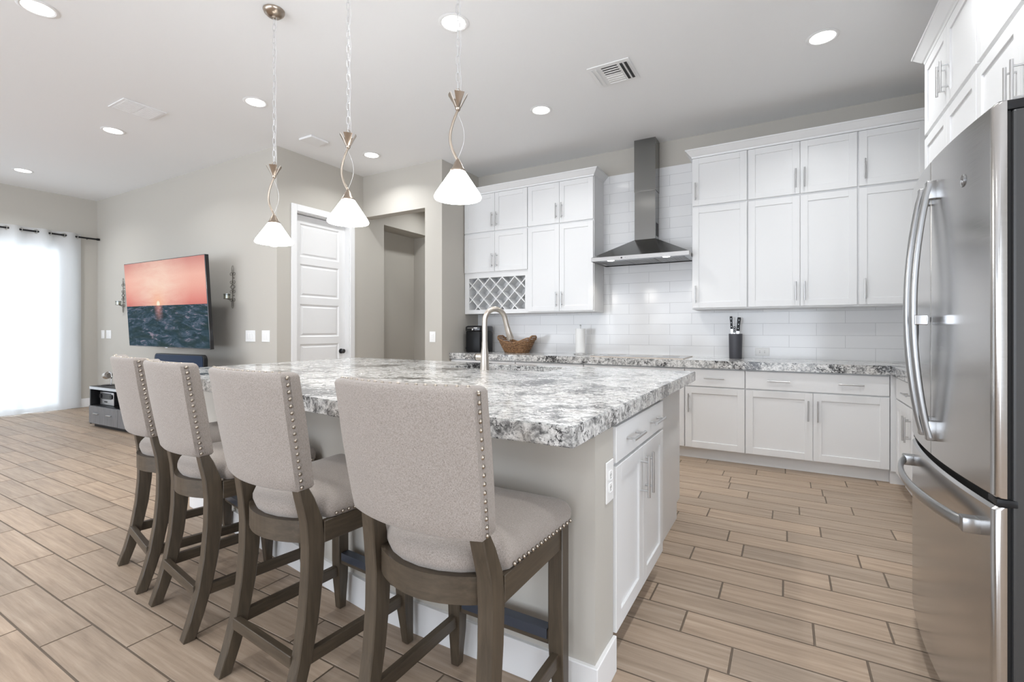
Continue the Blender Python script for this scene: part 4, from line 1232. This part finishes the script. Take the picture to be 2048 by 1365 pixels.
# paper towel on its holder
ph = thing('paper_towel_holder', 'slim metal paper towel holder standing left of the hob', 'paper towel holder', (-2.04, 5.12, 0.9203))
MB().lathe([(0.075, 0), (0.078, 0.004), (0.074, 0.010), (0.012, 0.012), (0.010, 0.012)], n=32).build('base', PULL, ph)
MB().cyl((0, 0, 0.0125), (0, 0, 0.322), 0.006, n=12).sphere((0, 0, 0.328), 0.010, 12).build('rod', PULL, ph)
o = MB().lathe([(0.018, 0.0), (0.055, 0.0), (0.0555, 0.28), (0.018, 0.28)], n=36, cap=False).lathe([(0.018, 0.0), (0.018, 0.28)], n=20, cap=False).build('paper_towel_roll', PAPER)
o.location = (-2.04, 5.12, 0.9335)
tag(o, 'white paper towel roll on the holder left of the hob', 'paper towel')

# knife block with three knives
kb = MB().lathe([(0.056, 0), (0.057, 0.004), (0.061, 0.238), (0.060, 0.241), (0.054, 0.241), (0.053, 0.20), (0.0005, 0.20)], n=36).build('knife_block', GREYBLOCK)
kb.location = (-0.430, 5.13, 0.9203)
tag(kb, 'charcoal grey oval knife block standing on the right worktop', 'knife block')
def knife(label, x, y, z0, L_, lean, w_):
    t = thing('kitchen_knife', label, 'knife', (x, y, 0.9203 + 0.202), 0, 'black handled knives in the grey block')
    t.rotation_euler = (0, lean, 0)
    MB().loft([[(-w_ * 0.8, -0.0012, 0), (w_ * 0.8, -0.0012, 0), (w_ * 0.8, 0.0012, 0), (-w_ * 0.8, 0.0012, 0)], [(-w_ * 0.8, -0.0012, z0), (w_ * 0.8, -0.0012, z0), (w_ * 0.8, 0.0012, z0), (-w_ * 0.8, 0.0012, z0)]]).build('blade', CHROME, t, smooth=False)
    MB().loft([[(-w_ * k, -0.008 * k, z0 + L_ * s), (w_ * k, -0.008 * k, z0 + L_ * s), (w_ * k, 0.008 * k, z0 + L_ * s), (-w_ * k, 0.008 * k, z0 + L_ * s)] for s, k in ((0, 0.8), (0.06, 1.0), (0.45, 0.9), (0.9, 1.1), (1.0, 0.95))], bev=0.002, seg=1).build('handle', BLACK, t)
    rv = MB()
    for s in (0.2, 0.5, 0.8): rv.cyl((0, -0.0088, z0 + L_ * s), (0, 0.0088, z0 + L_ * s), 0.0026, n=8)
    rv.build('rivet', CHROME, t)
knife('tall black knife handle at the left side of the grey block', -0.458, 5.11, 0.085, 0.125, -0.05, 0.011)
knife('short black knife handle in the middle of the grey block', -0.440, 5.13, 0.050, 0.060, 0.0, 0.009)
knife('thick black riveted knife handle leaning right in the grey block', -0.414, 5.12, 0.065, 0.135, 0.09, 0.015)

# ================================================================== SWITCHES AND OUTLETS
def wallplate(name, label, cat, loc, rz, w_, h_, rockers=1, outlet=False, horizontal=False):
    """faces local -y"""
    t = thing(name, label, cat, loc, rz)
    MB().box(-w_ / 2, w_ / 2, -0.006, -0.0004, -h_ / 2, h_ / 2, bev=0.002).build('plate', PLATE, t, smooth=False)
    if not outlet:
        for k in range(rockers):
            cx = (k - (rockers - 1) / 2) * 0.046
            MB().loft([[(cx - 0.0165, -0.006, -0.033), (cx + 0.0165, -0.006, -0.033), (cx + 0.0165, -0.006, 0.033), (cx - 0.0165, -0.006, 0.033)],
                       [(cx - 0.0155, -0.0085, -0.032), (cx + 0.0155, -0.0085, -0.032), (cx + 0.0155, -0.0115, 0.032), (cx - 0.0155, -0.0115, 0.032)]]).build('rocker', PLATE, t, smooth=False)
    else:
        for d in (-0.021, 0.021):
            u, v = (d, 0) if horizontal else (0, d)
            MB().box(u - 0.0155, u + 0.0155, -0.008, -0.006, v - 0.0155, v + 0.0155, bev=0.003).build('socket', PLATE, t, smooth=False)
            sl = MB()
            for q in (-0.006, 0.006):
                if horizontal: sl.box(u - 0.004, u + 0.004, -0.0084, -0.0079, v + q - 0.0012, v + q + 0.0012)
                else: sl.box(u + q - 0.0012, u + q + 0.0012, -0.0084, -0.0079, v - 0.003, v + 0.005)
            sl.cyl((u, -0.0084, v - 0.009), (u, -0.0079, v - 0.009), 0.002, n=8)
            sl.build('slot', SLOT, t, smooth=False)
    return t
wallplate('light_switch', 'single white switch plate on the wall end beside the hallway', 'light switch', (-3.700, YH, 1.115), 0, 0.088, 0.128)
wallplate('light_switch', 'wide three-rocker white switch plate right of the television', 'light switch', (-5.365, YTV, 1.128), 0, 0.185, 0.130, 3)
wallplate('light_switch', 'two-rocker white switch plate nearest the pantry door corner', 'light switch', (-5.075, YTV, 1.128), 0, 0.145, 0.130, 2)
wallplate('light_switch', 'left narrow white plate of the pair near the curtain', 'light switch', (-9.235, YTV, 1.13), 0, 0.105, 0.128)
wallplate('light_switch', 'right wider white plate of the pair near the curtain', 'light switch', (-9.03, YTV, 1.13), 0, 0.165, 0.128, 2)
wallplate('power_outlet', 'white outlet plate on the island end beside the drawer cabinet', 'outlet', (-0.530, 1.590, 0.680), PI / 2, 0.074, 0.140, outlet=True)
wallplate('power_outlet', 'horizontal white outlet in the backsplash right of the knife block', 'outlet', (-0.205, YB - 0.012, 0.985), 0, 0.125, 0.078, outlet=True, horizontal=True)

# ================================================================== LIVING SIDE
tv = thing('television', 'large wall-mounted television showing a pink sunset over dark sea', 'television', (-6.559, 2.922, 1.516))
tv.rotation_euler = (0.061, 0.006, 0.008)
TW, TH = 1.90, 1.069
MB().box(-TW / 2, TW / 2, 0.002, 0.045, -TH / 2, TH / 2, bev=0.004).build('housing', GLOSSBLACK, tv, smooth=False)
MB().box(-TW / 2 + 0.008, TW / 2 - 0.008, 0.0, 0.0018, -TH / 2 + 0.012, TH / 2 - 0.008).build('screen', SCREEN, tv, smooth=False)
MB().box(-0.03, 0.03, -0.002, 0.003, -TH / 2 - 0.004, -TH / 2 + 0.004).build('logo_tab', CHROME, tv, smooth=False)
MB().box(-0.35, 0.35, 0.045, 0.075, -0.25, 0.25).box(-0.06, 0.06, 0.075, 0.30, -0.06, 0.06).box(-0.20, 0.20, 0.30, 0.338, -0.20, 0.20).build('wall_mount', BLACK, tv, smooth=False)

# media console
co = thing('media_console', 'low black and grey media console with drawers under the television', 'media console', (-6.45, 2.83, 0), math.radians(2.0))
CW, CD, CH = 2.18, 0.40, 0.50
xl = -1.095
cbm = MB().box(xl, xl + 0.025, -0.25, 0.15, 0.03, CH - 0.025).box(xl + CW - 0.025, xl + CW, -0.25, 0.15, 0.03, CH - 0.025).box(xl, xl + CW, -0.25, 0.15, CH - 0.025, CH, bev=0.003).box(xl + 0.025, xl + CW - 0.025, -0.23, 0.15, 0.03, 0.05)
cbm.box(xl + 0.025, xl + CW - 0.025, -0.24, 0.15, 0.25, 0.265).box(xl + 0.025, xl + CW - 0.025, 0.14, 0.15, 0.05, CH - 0.025).box(xl + 0.72, xl + 0.735, -0.24, 0.14, 0.265, CH - 0.025).box(xl + 1.45, xl + 1.465, -0.24, 0.14, 0.265, CH - 0.025)
cbm.build('body', BLACK, co, smooth=False)
MB().box(xl - 0.002, xl + CW + 0.002, -0.254, -0.2502, CH - 0.036, CH - 0.004).build('front_edge', PULL, co, smooth=False)
MB().box(xl + 0.05, xl + CW - 0.05, -0.22, 0.13, 0, 0.03).build('plinth', BLACK, co, smooth=False)
for k in range(3):
    a = xl + 0.008 + k * 0.722
    d = MB().box(a, a + 0.716, -0.262, -0.2405, 0.045, 0.258, bev=0.002).build('drawer', CONSOLEWOOD, co, smooth=False)
    for hx in (0.20, 0.52):
        MB().box(a + hx - 0.055, a + hx + 0.055, -0.280, -0.2622, 0.165, 0.178, bev=0.002).build('handle', PULL, d, smooth=False)
# receiver on the shelf
rc = thing('stereo', 'small silver stereo with black corners on the console shelf', 'stereo', (-7.285, 2.72, 0.2658), math.radians(2.0))
MB().box(-0.17, 0.17, -0.10, 0.13, 0.0, 0.165, bev=0.006).build('body', PULL, rc, smooth=False)
MB().box(-0.12, 0.12, -0.102, -0.1003, 0.075, 0.150).build('display', CASE, rc, smooth=False)
for x in (-0.135, 0.135):
    MB().cyl((x, -0.1002, 0.11), (x, -0.112, 0.11), 0.028).build('dial', BLACK, rc)
MB().box(-0.05, 0.02, -0.104, -0.1003, 0.035, 0.050).build('slot', SLOT, rc, smooth=False)
# small desk gadget with a drum head on a stand
dg = thing('desk_lamp', 'small metal lamp with drum head and black round foot on the console end', 'lamp', (-7.42, 2.70, 0.5003))
MB().lathe([(0.085, 0.0), (0.085, 0.006), (0.06, 0.012), (0.006, 0.016)], n=28).build('base', GLOSSBLACK, dg)
MB().tube([(0.045, 0, 0.012), (0.045, 0, 0.085), (0.062, 0, 0.105), (0.045, 0, 0.155), (0.0, 0, 0.165), (-0.03, 0, 0.15)], 0.008, 8).build('stem', CHROME, dg)
MB().cyl((-0.095, 0, 0.115), (-0.025, 0, 0.128), 0.045, 0.043).build('lamp_head', NICKEL, dg)
# black framed blue panel standing on the console
bp = thing('framed_panel', 'black rounded-frame panel with blue face standing below the television', 'screen', (-5.92, 2.80, 0.502), math.radians(2.0))
def rrect(w_, h_, r, n=6):
    pts = []
    for cx, cz, a0 in ((w_ - r, h_ - r, 0), (-w_ + r, h_ - r, PI / 2), (-w_ + r, r, PI), (w_ - r, r, 1.5 * PI)):
        for k in range(n + 1):
            a = a0 + (PI / 2) * k / n
            pts.append((cx + r * math.cos(a), cz + r * math.sin(a)))
    return pts
MB().prism(rrect(0.50, 0.425, 0.05), 'y', -0.02, 0.02, bev=0.004).build('frame', BLACK, bp, angle=30)
MB().prism([(u, v + 0.014) for u, v in rrect(0.478, 0.400, 0.035)], 'y', -0.0225, -0.0202).build('face', BLUESCREEN, bp, smooth=False)

# sconces
def sconce(label, x, z):
    t = thing('wall_sconce', label, 'candle sconce', (x, YTV - 0.022, z), 0, 'scrolled iron candle sconces')
    mb = MB()
    def leaf(z0, z1):
        pts = []
        for k in range(24):
            a = 2 * PI * k / 24
            pts.append((0.020 * math.sin(a), 0, (z0 + z1) / 2 - (z1 - z0) / 2 * math.cos(a)))
        mb.tube(pts, 0.0025, 6, closed=True)
    leaf(0.410, 0.505); leaf(0.0, 0.095)
    mb.tube([(0, 0, 0.40), (0, 0, 0.46)], 0.002, 5)
    mb.tube([(0, 0, 0.02), (0, 0, 0.10)], 0.002, 5)
    mb.tube([(0.0, 0, 0.30), (0, 0, 0.415)], 0.004, 8)
    mb.tube([(0.0, 0, 0.09), (0, 0, 0.205)], 0.004, 8)
    for r1, r2 in ((0.055, 0.052), (0.034, 0.034)):
        pts = []
        for k in range(4):
            a0, a1 = k * PI / 2, (k + 1) * PI / 2
            for q in range(6):
                f = q / 6
                u = math.cos(a0) * (1 - f) + math.cos(a1) * f
                v = math.sin(a0) * (1 - f) + math.sin(a1) * f
                sq = 1 - 0.22 * math.sin(PI * f)
                pts.append((r1 * u * sq, 0, 0.252 + r2 * v * sq))
        mb.tube(pts, 0.0025, 6, closed=True)
    for zc in (0.358, 0.148):
        for s in (-1, 1):
            for up in (-1, 1):
                pts = []
                for k in range(22):
                    f = k / 21
                    if f < 0.25:
                        g_ = f / 0.25
                        pts.append((s * (0.003 + 0.008 * g_ * g_), 0, zc + up * 0.046 * g_))
                    else:
                        g_ = (f - 0.25) / 0.75
                        a = PI - g_ * PI * 1.75
                        rad = 0.024 * (1 - 0.55 * g_)
                        pts.append((s * (0.035 + rad * math.cos(a)), 0, zc + up * (0.046 + rad * math.sin(a) * 1.0)))
                mb.tube(pts, 0.0026, 6)
    mb.cyl((0, 0, 0.36), (0, 0.0216, 0.36), 0.004, n=8).cyl((0, 0, 0.15), (0, 0.0216, 0.15), 0.004, n=8)
    mb.tube([(0, 0, 0.115), (-0.02, -0.02, 0.100), (-0.036, -0.042, 0.112)], 0.0045, 8)
    mb.lathe([(0.0005, 0.110), (0.036, 0.110), (0.036, 0.114), (0.0005, 0.114)], (-0.040, -0.045, 0), 20)
    mb.torus((-0.040, -0.045, 0.160), 0.0365, 0.003, 'z', 24, 6)
    mb.build('scroll_frame', IRON, t)
    MB().lathe([(0.033, 0.1145), (0.035, 0.170), (0.033, 0.170), (0.031, 0.1165)], (-0.040, -0.045, 0), 24, cap=False).build('candle_cup', CUPGLASS, t)
    MB().lathe([(0.0005, 0.1150), (0.026, 0.1150), (0.026, 0.148), (0.0005, 0.150)], (-0.040, -0.045, 0), 20).build('candle', CANDLE, t)
sconce('scrolled iron candle sconce between the television and the switches', -5.690, 1.456)
sconce('scrolled iron candle sconce half hidden at the left edge of the television', -8.50, 1.456)

# curtain and rod
rod = thing('curtain_rod', 'black curtain rod over the patio door', 'curtain rod', (XL + 0.10, 1.6, 2.615))
MB().cyl((0, -1.75, 0), (0, 1.64, 0), 0.0125, n=14).build('rod', BLACK, rod)
MB().cyl((0, 1.64, 0), (0, 1.672, 0), 0.018, n=14).build('end_cap', BLACK, rod)
MB().tube([(-0.0995, 1.55, 0), (-0.05, 1.55, 0), (0, 1.55, 0.0)], 0.007, 8).tube([(-0.0995, -1.6, 0), (-0.05, -1.6, 0), (0, -1.6, 0)], 0.007, 8).build('bracket', BLACK, rod)
cu = thing('curtain', 'sheer white grommet curtain glowing in front of the patio door', 'curtain', (XL + 0.10, 1.6, 0))
bm = bmesh.new()
ny = 464
P0, P1 = -1.45, 1.455
per = 0.305
zs = [0.018 + (2.575 - 0.018) * j / 15 for j in range(16)] + [2.581 + 0.0057 * j for j in range(13)] + [2.657, 2.665]
def cloth_x(y, f): return (0.030 + 0.010 * (1 - f)) * math.sin(2 * PI * (y - 0.03) / per) + 0.012 * (1 - f) * math.sin(2 * PI * (y - 0.03) / per * 0.53 + 1.0)
grid = []
for z in zs:
    f = min(1.0, z / 2.57)
    row = []
    for i in range(ny + 1):
        y = P0 + (P1 - P0) * i / ny
        row.append(bm.verts.new((cloth_x(y, f), y + 0.012 * (1 - f) * math.sin(y * 5), z)))
    grid.append(row)
for j in range(len(zs) - 1):
    for i in range(ny):
        cy = P0 + (P1 - P0) * (i + 0.5) / ny
        cz = (zs[j] + zs[j + 1]) / 2
        dy_ = (cy - 0.03 + per / 4) % (per / 2) - per / 4
        if math.hypot(dy_ * 1.18, cz - 2.615) < 0.032: continue
        bm.faces.new((grid[j][i], grid[j][i + 1], grid[j + 1][i + 1], grid[j + 1][i]))
bmesh.ops.delete(bm, geom=[v for v in bm.verts if not v.link_faces], context='VERTS')
me = bpy.data.meshes.new('cloth'); bm.to_mesh(me); bm.free()
for p in me.polygons: p.use_smooth = True
me.materials.append(CURTAIN)
cl = bpy.data.objects.new('cloth', me); C.objects.link(cl); cl.parent = cu
gm = MB()
k = 0
y = 0.03 - per * 4
while y < P1 - 0.02:
    if y > P0 + 0.02: gm.torus((0, y, 2.615), 0.030, 0.004, 'y', 24, 6)
    y += per / 2
gm.build('grommet', PULL, cu)
